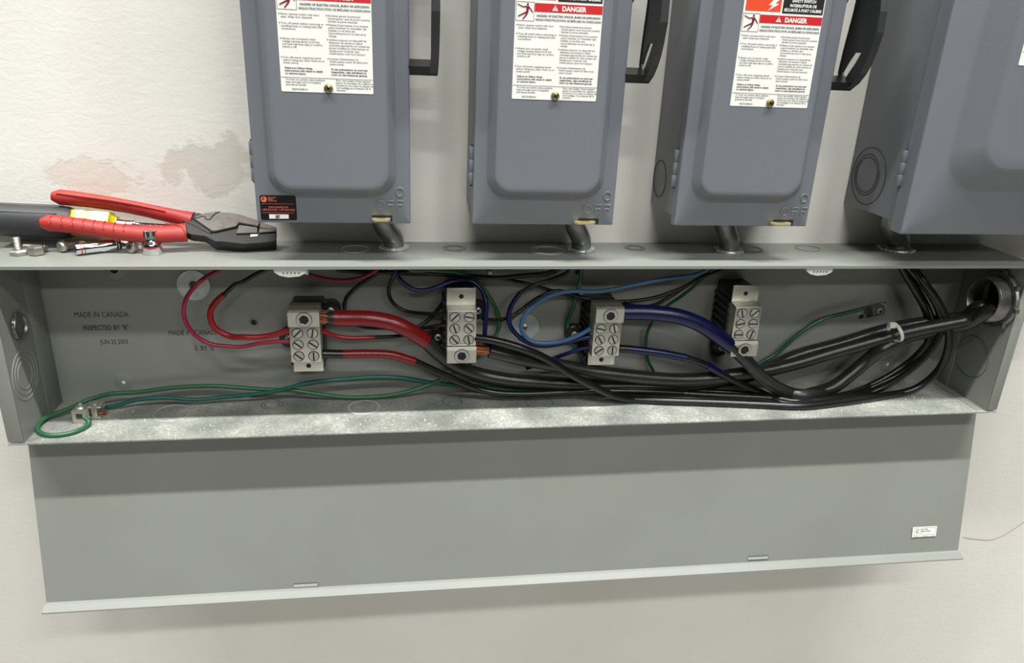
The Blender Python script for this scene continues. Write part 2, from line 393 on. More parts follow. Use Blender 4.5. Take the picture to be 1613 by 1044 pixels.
# ------------------------------------------------------------------ the removed cover hanging below
C_ = thing('trough_cover', (0.6, -0.09, -0.214), 'long flat grey metal cover hanging below the open trough', 'metal cover')
tl = Vector((0.004, -0.069, -0.0006)); tr = Vector((1.201, -0.069, -0.0006)); bl = Vector((0.005, -0.108, -0.2105)); br = Vector((1.202, -0.108, -0.218))
n = (tr - tl).cross(bl - tl).normalized(); n = n if n.y < 0 else -n; th = 0.0013
ft = Vector((0, -0.010, -0.0055))
el = Vector((-0.0025, 0, 0)); er = Vector((0.0025, 0, 0))
k = MB(); A = [tl, tr, br, br + er, br + ft + er, bl + ft + el, bl + el, bl]
k.add([tl, tr, br, bl, tl - n * th, tr - n * th, br - n * th, bl - n * th], [(0, 1, 2, 3), (7, 6, 5, 4), (0, 4, 5, 1), (1, 5, 6, 2), (3, 7, 4, 0), (2, 6, 7, 3)], False)
k.build('cover_panel', M['trough'], C_)
k = MB(); q = [bl + Vector((0, 0, .001)), br + Vector((0, 0, .001)), br + ft * 0.5 + er * 0.5 + Vector((0, 0, .0012)), br + ft + er, br + ft + er + Vector((0, 0.002, -0.001)), ]
prof = [Vector((0, 0.0005, 0.0015)), Vector((0, -0.003, 0.0002)), Vector((0, -0.010, -0.0050)), Vector((0, -0.0102, -0.0068)), Vector((0, -0.009, -0.0068)), Vector((0, 0.001, -0.001))]
k.loops([[bl + el * (i / 2 if i < 2 else 1) + p for i, p in enumerate(prof)], [br + er * (i / 2 if i < 2 else 1) + p for i, p in enumerate(prof)]], smooth=False)
k.build('bottom_lip', M['trough'], C_)
dn = (bl - tl).normalized(); ex = (br - bl).normalized()
for px, py in ((482, 921), (1194, 878)):
    c = onplane(px, py, tl, n); k = MB(); hw, hh = 0.0145, 0.0022
    k.loops([[c + ex * a + dn * d_ + n * o_ for a, d_ in ((-hw, -hh), (hw, -hh), (hw, hh), (-hw, hh))] for o_ in (0.0, 0.0004)], smooth=False); s_ = k.build('hook_slot', material('bare_slot_metal', srgb(176, 178, 172), 0.5), C_, 'pale pressed slot')
    k = MB(); k.tube([c + ex * a + dn * d_ + n * 0.0004 for a, d_ in ((-hw, -hh), (hw, -hh), (hw, hh))], 0.00035, 6); k.build('slot_edge', M['hole'], s_)
c = onplane(1456, 837, tl, n); fr = Matrix((ex, -dn, n)).transposed().to_4x4(); fr.translation = c   # local x, z-up -> (ex, up, n)
def fmat(c, ex, up, n): m_ = Matrix((ex, -n, up)).transposed().to_4x4(); m_.translation = c; return m_
fr = fmat(c, ex, -dn, n)
def fsheet(mb, pts, off, fr, th=0.0002): mb.loops([[fr @ Vector((x, -off, z)) for x, z in pts], [fr @ Vector((x, -off + th, z)) for x, z in pts]], smooth=False)
k = MB(); fsheet(k, rect(-0.0185, 0.0185, -0.0075, 0.0075), 0.0003, fr); stk = k.build('rating_label', M['white'], C_)
k = MB(); fsheet(k, rect(-0.0165, 0.0165, 0.0060, 0.0063), 0.0004, fr, 0.0001); fsheet(k, rect(-0.0165, 0.0165, -0.0046, -0.0043), 0.0004, fr, 0.0001)
fsheet(k, rect(-0.0165, -0.0162, -0.0046, 0.0062), 0.0004, fr, 0.0001); fsheet(k, rect(0.0162, 0.0165, -0.0046, 0.0062), 0.0004, fr, 0.0001)
k.build('label_frame', M['ink'], stk)
k = MB(); put_text(k, 'SPLITTER', -0.006, 0.0026, -0.0005, 0.0028, 0.011, 0.00005, frame=fr); put_text(k, 'REPARTITEUR', -0.006, -0.0004, -0.0005, 0.0028, 0.0155, 0.00005, frame=fr)
put_text(k, 'E1', -0.006, -0.0034, -0.0005, 0.0022, frame=fr); put_text(k, '225A', -0.0145, -0.0068, -0.0005, 0.0018, frame=fr); put_text(k, '600V  3PH', -0.002, -0.0068, -0.0005, 0.0018, frame=fr)
put_text(k, '4W', 0.0125, -0.0068, -0.0005, 0.002, frame=fr)
for a in range(40, 330, 10):
    a0, a1 = math.radians(a), math.radians(a + 11)
    for ra, rb in ((0.0026, 0.0032), (0.0012, 0.0018)):
        k.add([fr @ Vector((-0.0105 + r_ * math.cos(x_), -0.0005, 0.001 + r_ * math.sin(x_))) for r_, x_ in ((ra, a0), (rb, a0), (rb, a1), (ra, a1))], [(0, 1, 2, 3)], False)
k.build('label_writing', M['green_ink'], stk)

# ------------------------------------------------------------------ safety switches
LEFT = [(0.0690, ['Never operate switch with door', 'open. Keep door fastened.']), (0.0610, ['Turn off switch before removing or', 'installing fuses or making load side', 'connections.']),
        (0.0475, ['Always use a properly rated', 'voltage sensing device at all line', 'and load side fuse clips to confirm', 'switch is off.']),
        (0.0307, ['Turn off power supplying switch', 'before doing any other work on or', 'inside switch.'])]
RIGHT = [(0.0690, ['Ne faites jamais fonctionner', "l'interrupteur avec la porte ouverte.", 'Garder la porte attach\u00e9e.']),
         (0.0610, ["Mettez l'interrupteur hors tension", "avant d'enlever ou d'installer des", 'fusibles ou de faire des', 'raccordements sur le c\u00f4t\u00e9 de la', 'charge.']),
         (0.0478, ['Utilisez toujours un dispositif de', 'd\u00e9tection de tension \u00e0 valeur', 'nominale appropri\u00e9e sur toutes les', 'pinces \u00e0 fusible du c\u00f4t\u00e9 secteur et', "charge pour s'assurer que", "l'interrupteur soit hors tension."]),
         (0.0307, ["Coupez l'alimentation de", "l'interrupteur avant d'y faire tout", 'autre travail.'])]
def textw(s, size):
    vs_, _ = text_mesh(s, size); return max(v.x for v in vs_) - min(v.x for v in vs_)
KX = 0.0375 / textw('installing fuses or making load side', 0.00225)
LAB = {}
def label_meshes():
    """writing of the warning label, (x, z) from its lower left corner"""
    ink = MB(); Y = -0.0003
    def line(s, x, z, size=0.00225, bold=0.00002, k_=1.0): put_text(ink, s, x, z, Y, size, textw(s, size) * KX * k_, bold)
    for x0, col in ((0.0035, LEFT), (0.0468, RIGHT)):
        for z, ls in col:
            ink.lathe([(0.0, 0), (0.00055, 0)], (x0 - 0.0013, Y, z + 0.0008), (0, -1, 0), 8, False)
            for i, s in enumerate(ls): line(s, x0, z - 0.00245 * i)
    for i, s in enumerate(['Failure to follow these', 'instructions will result in death', 'or serious injury.']): line(s, 0.0045, 0.0212 - 0.0025 * i, 0.0023, 0.00007, 1.03)
    for i, s in enumerate(['Si ces pr\u00e9cautions ne sont pas', 'respect\u00e9es, cela entra\u00eenera la', 'mort ou des blessures graves.']): line(s, 0.0480, 0.0212 - 0.0025 * i, 0.0023, 0.00007, 1.03)
    for i, s in enumerate(['To lock out switch, place padlock', 'hasp through hole in lockplate', 'and above handle.']): line(s, 0.0045, 0.0108 - 0.0024 * i)
    for i, s in enumerate(["Pour verrouiller l'interrupteur,", 'placer le moraillon du cadenas \u00e0', 'travers le trou dans la plaque de', 'verrouillage et au-dessus de la', 'manette.']): line(s, 0.0520, 0.0110 - 0.00225 * i)
    line('40276-858-01', 0.0100, 0.0018)
    sheet(ink, rect(0.0005, 0.0870, 0.0132, 0.01345), Y, 0.0001)
    put_text(ink, 'HAZARD OF ELECTRIC SHOCK, BURN OR EXPLOSION', 0.0215, 0.0778, Y, 0.0027, 0.0640, 0.00008)
    put_text(ink, "RISQUE D'\u00c9LECTROCUTION, DE BR\u00dbLURES OU D'EXPLOSION", 0.0205, 0.0742, Y, 0.0027, 0.0660, 0.00006)
    for a in (rect(0.0008, 0.0188, 0.0735, 0.0738), rect(0.0008, 0.0188, 0.0905, 0.0908), rect(0.0008, 0.0011, 0.0735, 0.0908), rect(0.0185, 0.0188, 0.0735, 0.0908)): sheet(ink, a, Y, 0.0001)
    red = MB(); sheet(red, rect(0.0192, 0.0872, 0.0822, 0.0900), Y, 0.0001)
    blk = MB(); sheet(blk, rect(0.0420, 0.0865, 0.0922, 0.1200), Y, 0.0001)
    org = MB(); sheet(org, rect(0.0020, 0.0400, 0.0932, 0.1200), Y, 0.0001)
    wht = MB(); put_text(wht, 'DANGER', 0.0465, 0.0838, Y - 0.0001, 0.0062, 0.0245, 0.00025)
    wht.add([(0.0365, Y - 0.0001, 0.0837), (0.0425, Y - 0.0001, 0.0837), (0.0395, Y - 0.0001, 0.0887)], [(0, 1, 2)], False)
    for s, z, wd in (('SAFETY SWITCH', 0.1030, 0.0260), ('INTERRUPTEUR DE', 0.0985, 0.0290), ('S\u00c9CURIT\u00c9 \u00c0 FORT CALIBRE', 0.0942, 0.0410)): put_text(wht, s, 0.0642, z, Y - 0.0001, 0.0038, wd, 0.00012, align='c')
    wht.add([(x, Y - 0.0001, z) for x, z in ((0.0345, 0.1130), (0.0270, 0.1040), (0.0310, 0.1040), (0.0265, 0.0992), (0.0310, 0.0992), (0.0260, 0.0938), (0.0375, 0.1005), (0.0335, 0.1010), (0.0385, 0.1055), (0.0350, 0.1058), (0.0395, 0.1130))], [(0, 1, 9, 10), (1, 2, 8, 9), (2, 3, 7, 8), (3, 4, 6, 7), (4, 5, 6)], False)
    mark = MB(); mark.add([(x, Y - 0.0002, z) for x, z in ((0.0392, 0.0852), (0.0398, 0.0852), (0.0400, 0.0875), (0.0390, 0.0875))], [(0, 1, 2, 3)], False)
    mark.add([(x, Y - 0.0002, z) for x, z in ((0.0392, 0.0842), (0.0398, 0.0842), (0.0398, 0.0848), (0.0392, 0.0848))], [(0, 1, 2, 3)], False)
    man = MB(); m_ = -0.0004
    def limb(*pp, w0=0.0008, w1=0.0008):
        pp = [Vector((x, m_, z)) for x, z in pp]; man.tube(pp, [(w0 + (w1 - w0) * i / (len(pp) - 1), 0.0001) for i in range(len(pp))], 8, flat=(0.3, 0, 1))
    man.lathe([(0.0, 0), (0.0011, 0)], (0.0122, m_, 0.0885), (0, -1, 0), 14, False)
    limb((0.0118, 0.0868), (0.0122, 0.0845), (0.0118, 0.0815), w0=0.0015, w1=0.0011)
    limb((0.0110, 0.0868), (0.0080, 0.0860), (0.0050, 0.0872), (0.0022, 0.0885), w0=0.0006, w1=0.0004)
    limb((0.0128, 0.0868), (0.0150, 0.0845), (0.0172, 0.0815), w0=0.0006, w1=0.0005)
    limb((0.0116, 0.0815), (0.0080, 0.0800), (0.0030, 0.0775), w0=0.0009, w1=0.0005)
    limb((0.0122, 0.0815), (0.0108, 0.0785), (0.0075, 0.0750), w0=0.0009, w1=0.0005)
    return [('label_writing', ink, 'ink_grey'), ('danger_banner', red, 'sign_red'), ('title_panel', blk, 'ink'), ('bolt_panel', org, 'sign_orange'), ('white_lettering', wht, 'white'), ('warning_mark', mark, 'sign_red'), ('shock_pictogram', man, 'maroon')]
LM = label_meshes(); LME = {}
def warning_label(x, z, Y, parent, origin):
    k = MB(); k.loops([rrect(x, x + 0.0875, z, z + 0.165, 0.001, Y, 2), rrect(x, x + 0.0875, z, z + 0.165, 0.001, Y - 0.0003, 2)], smooth=False)
    lb = k.build('warning_label', M['white'], parent)
    for nm, mb, mt in LM:
        q = MB(); q.v = [(v[0] + x, v[1] + Y - 0.0002, v[2] + z) for v in mb.v]; q.f = mb.f; q.sm = mb.sm
        q.build(nm, M[mt], lb)

def door_shell(l, r, z0, z1, Yb, Yf, pl, pr, pz, rad, slope, rise, top):
    """door pan with raised centre panel"""
    k = MB(); n_ = 6; e = 0.0016
    R0 = rrect(l, r, z0, z1, 0.0012, Yb, n_); R1 = rrect(l, r, z0, z1, 0.0012, Yf + e, n_); R2 = rrect(l + e * .3, r - e * .3, z0 + e * .3, z1 - e * .3, 0.0014, Yf + e * .3, n_); R3 = rrect(l + e, r - e, z0 + e, z1 - e, 0.0016, Yf, n_)
    rings = [R0, R1, R2, R3]
    x0, x1, a0, a1 = l + pl, r - pr, z0 + pz, z1 - top
    for s, dy in ((-0.02, 0.0), (0.05, 0.03), (0.14, 0.14), (0.5, 0.5), (0.84, 0.86), (0.95, 0.97), (1.03, 1.0)):
        i = slope * s; rings.append(rrect(x0 + i, x1 - i, a0 + i, a1 - i, max(rad - i * 0.6, 0.003), Yf - rise * dy, n_))
    i = slope * 1.5; rings.append(rrect(x0 + i, x1 - i, a0 + i, a1 - i, max(rad - i * .7, 0.003), Yf - rise, n_))
    k.loops(rings, True, True); return k

def cross_screw(c, r, parent, mat='screw_brass'):
    k = MB(); k.lathe([(r, 0), (r * 0.92, r * 0.35), (r * 0.5, r * 0.55), (0.0, r * 0.6)], c, (0, -1, 0), 20); s = k.build('screw', M[mat], parent)
    k = MB(); h = r * 0.62; f_ = c.y - r * 0.64
    for a in (0.5, 0.5 + math.pi / 2):
        d = Vector((math.cos(a), 0, math.sin(a))); e = Vector((-d.z, 0, d.x)) * r * 0.13; p = Vector((c.x, f_, c.z)); k.prism([p + d * h + e, p - d * h + e, p - d * h - e, p + d * h - e], (0, r * 0.3, 0))
    k.build('cross_slot', M['hole'], s)

def hinge(x, Y, z0, z1, parent, r=0.0031):
    k = MB(); h = (z1 - z0) / 3
    for j in range(3): k.lathe([(r * .9, 0), (r, 0.0005), (r, h - 0.0009), (r * .9, h - 0.0004)], (x, Y, z0 + j * h), (0, 0, 1), 16)
    hg = k.build('hinge', M['enclosure'], parent)
    k = MB(); k.lathe([(r * .5, -0.002), (r * .5, z1 - z0 + 0.002)], (x, Y, z0), (0, 0, 1), 10); k.build('hinge_pin', M['dark_zinc'], hg)

def lever(r_, parent):
    """black operating lever standing off the right side of the box"""
    xa, xb = r_ + 0.0205, r_ + 0.0285; xm = r_ + 0.0245
    lv = [(0.396, -0.081, -0.072), (0.404, -0.095, -0.063), (0.414, -0.105, -0.060), (0.424, -0.1115, -0.061), (0.435, -0.116, -0.062), (0.455, -0.121, -0.065), (0.475, -0.120, -0.068), (0.500, -0.114, -0.070), (0.530, -0.104, -0.072)]
    slot = {0.404: (-0.0725, -0.0715), 0.414: (-0.080, -0.0665), 0.424: (-0.089, -0.0735), 0.435: (-0.0965, -0.083)}
    k = MB()
    for (z0, o0, i0), (z1, o1, i1) in zip(lv, lv[1:]):
        def pr(ya0, yb0, ya1, yb1, x0=xm - 0.0012, x1=xm + 0.0012):
            k.prism([Vector((x0, ya0, z0)), Vector((x0, yb0, z0)), Vector((x0, yb1, z1)), Vector((x0, ya1, z1))], (x1 - x0, 0, 0))
        if z0 in slot and z1 in slot: pr(o0, slot[z0][0], o1, slot[z1][0]); pr(slot[z0][1], i0, slot[z1][1], i1)
        else: pr(o0, i0, o1, i1)
        pr(o0 - 0.0008, o0 + 0.0018, o1 - 0.0008, o1 + 0.0018, xa, xb); pr(i0 - 0.0014, i0 + 0.0004, i1 - 0.0014, i1 + 0.0004, xa + 0.002, xb - 0.001)
    lo = k.build('operating_lever', M['lever'], parent)
    k = MB(); k.prism([Vector((r_ - 0.001, y, z)) for y, z in ((-0.094, 0.4045), (-0.066, 0.4105), (-0.066, 0.397), (-0.082, 0.3955))], (0.029, 0, 0)); k.build('stop_arm', M['plastic'], lo)
    k = MB(); k.lathe([(0.030, 0), (0.033, 0.003), (0.033, 0.008), (0.030, 0.010), (0.014, 0.010), (0.014, 0.024)], (r_ - 0.0008, -0.052, 0.503), (1, 0, 0), 40); k.build('pivot_hub', M['rubber'], lo)

def safety_switch(l, r, zb, ztop, Yf, label, group, big=False, lab=0.0350, slot_px=None, tab_px=None, off_px=None, o_px=None, has_lever=True, stop=0.0085, knock=None, hg=None, latch=True):
    S = thing('safety_switch', ((l + r) / 2, 0, zb), label, 'switch box', group)
    Yb = Yf + 0.0105 if not big else Yf + 0.020
    k = MB(); k.box(l + 0.0016, r - 0.0016, Yf + 0.004, -0.0002, zb + stop, ztop - 0.003, 0.0008); k.build('enclosure_body', M['enclosure'], S)
    if big: k = door_shell(l, r, zb, ztop, Yb, Yf, 0.036, 0.036, 0.048, 0.046, 0.030, 0.020, 0.05)
    else: k = door_shell(l, r, zb, ztop, Yb, Yf, 0.0135, 0.0140, 0.0290, 0.0230, 0.0088, 0.0105, 0.03)
    dr = k.build('door', M['enclosure'], S, angle=60)
    Yp = Yf - (0.020 if big else 0.0105)
    if lab is not None: warning_label(l + lab, 0.3772 if not big else at(1609, 103, Yp).z, Yp, S, S.location)
    if not big:
        cross_screw(Vector((l + lab + 0.0445, Yp - 0.0003, 0.3812)), 0.0045, S)
    if slot_px:
        c = [at(x, y, Yf) for x, y in slot_px]; x0, x1 = c[0].x, c[1].x; z1 = c[0].z; z0 = max(c[1].z, zb + 0.001)
        k = MB(); k.box(x0, x1, Yf - 0.0002, Yf + 0.004, z0, z1); k.build('latch_slot', M['hole'], S)
        c = [at(x, y, Yf - 0.004) for x, y in tab_px]; x0, x1 = c[0].x, c[1].x; zc = (c[0].z + c[1].z) / 2; h = (x1 - x0) / 2; xc = (x0 + x1) / 2
        k = MB(); pts = [Vector((xc + a * h, y, 0)) for a, y in ((-1, Yf + 0.003), (-1, Yf - 0.006), (-0.75, Yf - 0.0095), (0.75, Yf - 0.0095), (1, Yf - 0.006), (1, Yf + 0.003))]
        k.prism([Vector((p.x, p.y, zc - 0.0012)) for p in pts], (0, 0, 0.0022)); tb = k.build('hasp_tab', M['brass'], S, 'pale yellow tab')
        k = MB(); k.box(xc - h * .45, xc + h * .45, Yf - 0.0065, Yf - 0.001, zc + 0.0009, zc + 0.0012); k.build('hasp_hole', material('tab_slot_brown', srgb(105, 90, 55), .6), tb)
    if off_px:
        k = MB()
        def stroke(pts_): k.tube([Vector((px_, Yf - 0.0001, pz_)) for px_, pz_ in pts_], 0.0008, 8)
        def letter_o(cx_, cz_, rx_, rz_): stroke([(cx_ + rx_ * math.cos(i_ * math.pi / 12), cz_ + rz_ * math.sin(i_ * math.pi / 12)) for i_ in range(25)])
        a_, c_ = at(off_px[0], off_px[2], Yf), at(off_px[1], off_px[2], Yf); w_ = c_.x - a_.x; hh_ = 0.0088
        letter_o(a_.x + w_ * .16, a_.z + hh_ / 2, w_ * .15, hh_ / 2)
        for u_ in (0.43, 0.76):
            x_ = a_.x + w_ * u_; stroke([(x_, a_.z), (x_, a_.z + hh_), (x_ + w_ * .23, a_.z + hh_)]); stroke([(x_, a_.z + hh_ * .5), (x_ + w_ * .19, a_.z + hh_ * .5)])
        a_, c_ = at(o_px[0], o_px[2], Yf), at(o_px[1], o_px[2], Yf); letter_o((a_.x + c_.x) / 2, a_.z + 0.0044, 0.0040, 0.0044)
        k.build('embossed_lettering', M['enclosure'], S)
    if hg: hinge(*hg, S)
    if knock: 
        for y, z, rs in knock: knockout((l + 0.0015, y, z), (1, 0, 0), rs, S, M['hole'])
    if has_lever: lever(r, S)
    return S

G = 'grey fused safety switches mounted in a row on the wall'
YF = -0.0916
s1 = safety_switch(0.2776, 0.4352, 0.2453, 0.720, YF, 'leftmost grey safety switch, with a black and orange contractor sticker at its lower left corner', G,
    slot_px=((586, 339), (618, 349)), tab_px=((586, 341), (615, 350)), off_px=(592, 636, 329, 0.0115, -0.0001), o_px=(624, 636, 309, 0.0115, -0.0001), hg=(0.2776 - 0.0008, -0.0835, 0.287, 0.327), lab=0.0345)
s2 = safety_switch(0.5012, 0.6579, 0.2453, 0.720, YF, 'grey safety switch second from the left, its full red DANGER banner showing on the label', G,
    slot_px=((911, 344), (942, 354)), tab_px=((905, 345), (937, 355)), off_px=(918, 961, 335, 0.0115, 0), o_px=(949, 963, 315, 0.0115, 0), hg=(0.5012 - 0.0012, -0.0835, 0.287, 0.327), lab=0.0362)
s3 = safety_switch(0.7288, 0.8890, 0.2453, 0.720, YF, 'grey safety switch third from the left, with an orange lightning bolt panel on its label', G,
    slot_px=((1218, 346), (1248, 356)), tab_px=((1215, 347), (1244, 357)), off_px=(1228, 1270, 339, 0.0115, 0), o_px=(1259, 1272, 318, 0.0115, 0), hg=(0.7288 - 0.0014, -0.080, 0.287, 0.328), lab=0.0420,
    knock=[(-0.024, 0.286, (0.0215,))])
s4 = safety_switch(0.9864, 1.330, 0.2449, 0.860, -0.1246, 'largest grey safety switch at the right edge, with round side knockouts', None,
    big=True, lab=at(1607, 90, -0.1446).x - 0.9864, has_lever=False, stop=0.0105, hg=(0.9864 - 0.0012, -0.104, 0.296, 0.336), knock=[(-0.040, 0.296, (0.034,)), (-0.036, 0.297, (0.021, 0.0245))])

# contractor sticker on the first switch
x0, x1 = at(410, 327, YF).x, at(467, 327, YF).x; z1 = at(438, 307.5, YF).z; z0 = at(438, 346.5, YF).z; Y = YF - 0.0003
k = MB(); k.loops([rrect(x0, x1, z0, z1, 0.0022, Y + 0.0002), rrect(x0, x1, z0, z1, 0.0022, Y)], smooth=False); sk = k.build('contractor_sticker', M['sticker_black'], s1, 'black sticker with orange logo')
W_, H_ = x1 - x0, z1 - z0; sx = lambda u: x0 + W_ * u; sz = lambda v: z0 + H_ * v
k = MB(); k.lathe([(0.0, 0), (W_ * 0.085, 0)], (sx(0.115), Y - 0.0001, sz(0.84)), (0, -1, 0), 24, False)
for s, v in (('Electrical', 0.885), ('Safety', 0.82), ('Authority', 0.755)): put_text(k, s, sx(0.23), sz(v), Y - 0.0001, 0.0022, None, 0.00002)
put_text(k, 'www.esasafe.com', sx(0.23), sz(0.50), Y - 0.0001, 0.003, W_ * 0.54, 0.00002); put_text(k, '1-877-372-7233 \u2022 1-877-ESA-SAFE', sx(0.05), sz(0.38), Y - 0.0001, 0.003, W_ * 0.9, 0.00002)
sheet(k, rect(sx(0.05), sx(0.93), sz(0.655), sz(0.665)), Y - 0.0001, 0.0001); sheet(k, rect(sx(0.05), sx(0.93), sz(0.295), sz(0.305)), Y - 0.0001, 0.0001)
k.build('sticker_printing', M['salmon'], sk)
k = MB()
for j in range(3):
    q = [(0.055 + j * .012, 0.80 + j * 0.05), (0.13, 0.83 + j * 0.05), (0.125, 0.855 + j * 0.045), (0.055 + j * .012, 0.825 + j * 0.05)]
    k.add([(sx(u), Y - 0.0002, sz(v)) for u, v in q], [(0, 1, 2, 3)], False)
k.build('logo_stripes', M['sticker_black'], sk)
k = MB(); sheet(k, rect(sx(0.23), sx(0.77), sz(0.06), sz(0.235)), Y - 0.0001, 0.0001); wb = k.build('number_box', M['white'], sk)
k = MB(); put_text(k, '287', sx(0.40), sz(0.09), Y - 0.0003, 0.0042, W_ * 0.13, 0.0002); k.build('sticker_number', M['ink'], sk)

# ------------------------------------------------------------------ conduit nipples between switches and trough
def nipple(x, y, top, label, r=0.0115):
    N_ = thing('conduit_nipple', (x, y, H), label, 'conduit', 'offset conduit nipples joining the switches to the trough')
    k = MB(); path = spline([Vector((x, y, H - 0.004)), Vector((x, y, H + 0.006)), Vector((x - 0.001, y - 0.001, H + 0.013))] + top, 0.003)
    k.tube(path, r, 24); k.build('conduit_body', M['dark_zinc'], N_)
    k = MB(); n_ = 32; prof = [(r * .98, 0.0), (r * 1.38, 0.0), (r * 1.42, 0.0012), (r * 1.36, 0.0032), (r * 1.02, 0.0034)]
    k.lathe(prof, (x, y, H), (0, 0, 1), n_, False)
    for j in range(8):
        a = j * math.pi / 4 + 0.2; d = Vector((math.cos(a), math.sin(a), 0)); e = Vector((-d.y, d.x, 0)); c = Vector((x, y, H)) + d * r * 1.42
        k.loops([[c + d * u + e * v + Vector((0, 0, h)) for u, v in ((-.001, -.0018), (.0013, -.0014), (.0013, .0014), (-.001, .0018))] for h in (0.0003, 0.0034)], smooth=False)
    k.build('locknut', M['steel'], N_, 'bright notched locknut')
def tp(*pts): return [at(*p) for p in pts]
nipple(0.417, -0.030, [Vector((0.411, -0.036, 0.222)), Vector((0.404, -0.042, 0.236)), Vector((0.400, -0.044, 0.256))], 'bent metal conduit nipple under the leftmost switch, with a bright notched locknut')
nipple(0.638, -0.036, [Vector((0.633, -0.041, 0.222)), Vector((0.625, -0.047, 0.237)), Vector((0.622, -0.048, 0.256))], 'bent metal conduit nipple under the second switch from the left')
nipple(0.823, -0.040, [Vector((0.817, -0.041, 0.225)), Vector((0.812, -0.041, 0.238)), Vector((0.810, -0.041, 0.256))], 'metal conduit nipple under the third switch, beside a round knockout', 0.0118)
nipple(1.054, -0.030, [Vector((1.046, -0.034, 0.222)), Vector((1.036, -0.040, 0.238)), Vector((1.034, -0.042, 0.257))], 'wide dark conduit nipple under the largest right-hand switch', 0.0155)

# threaded conduit entering through the right end panel
N_ = thing('conduit_connector', (XR, HC[0], HC[1]), 'large threaded conduit end with locknut entering the right end of the trough', 'conduit')
k = MB(); prof = [(0.0262, 0.10), (0.0262, -0.021), (0.0270, -0.0225), (0.0288, -0.0215)]; h = -0.0205
while h < -0.003: prof += [(0.0294, h), (0.0284, h + 0.0011)]; h += 0.0022
prof += [(0.0294, 0.0), (0.0294, 0.10)]; k.lathe(prof, (XR, HC[0], HC[1]), (1, 0, 0), 48, False); k.build('threaded_pipe', M['dark_zinc'], N_)
k = MB(); k.lathe([(0.0296, -0.006), (0.0355, -0.006), (0.0365, -0.0045), (0.0365, -0.0015), (0.0296, -0.0005)], (XR, HC[0], HC[1]), (1, 0, 0), 48, False)
for j in range(8):
    a = j * math.pi / 4 + 0.1; c = Vector((XR - 0.0035, HC[0] + math.cos(a) * 0.0365, HC[1] + math.sin(a) * 0.0365)); k.box(c.x - 0.0025, c.x + 0.0025, c.y - 0.003, c.y + 0.003, c.z - 0.003, c.z + 0.003, 0.0008)
k.build('locknut', M['dark_zinc'], N_)
k = MB(); k.lathe([(0.0, 0), (0.0261, 0)], (XR + 0.095, HC[0], HC[1]), (1, 0, 0), 32, False); k.build('pipe_bore', M['hole'], N_)

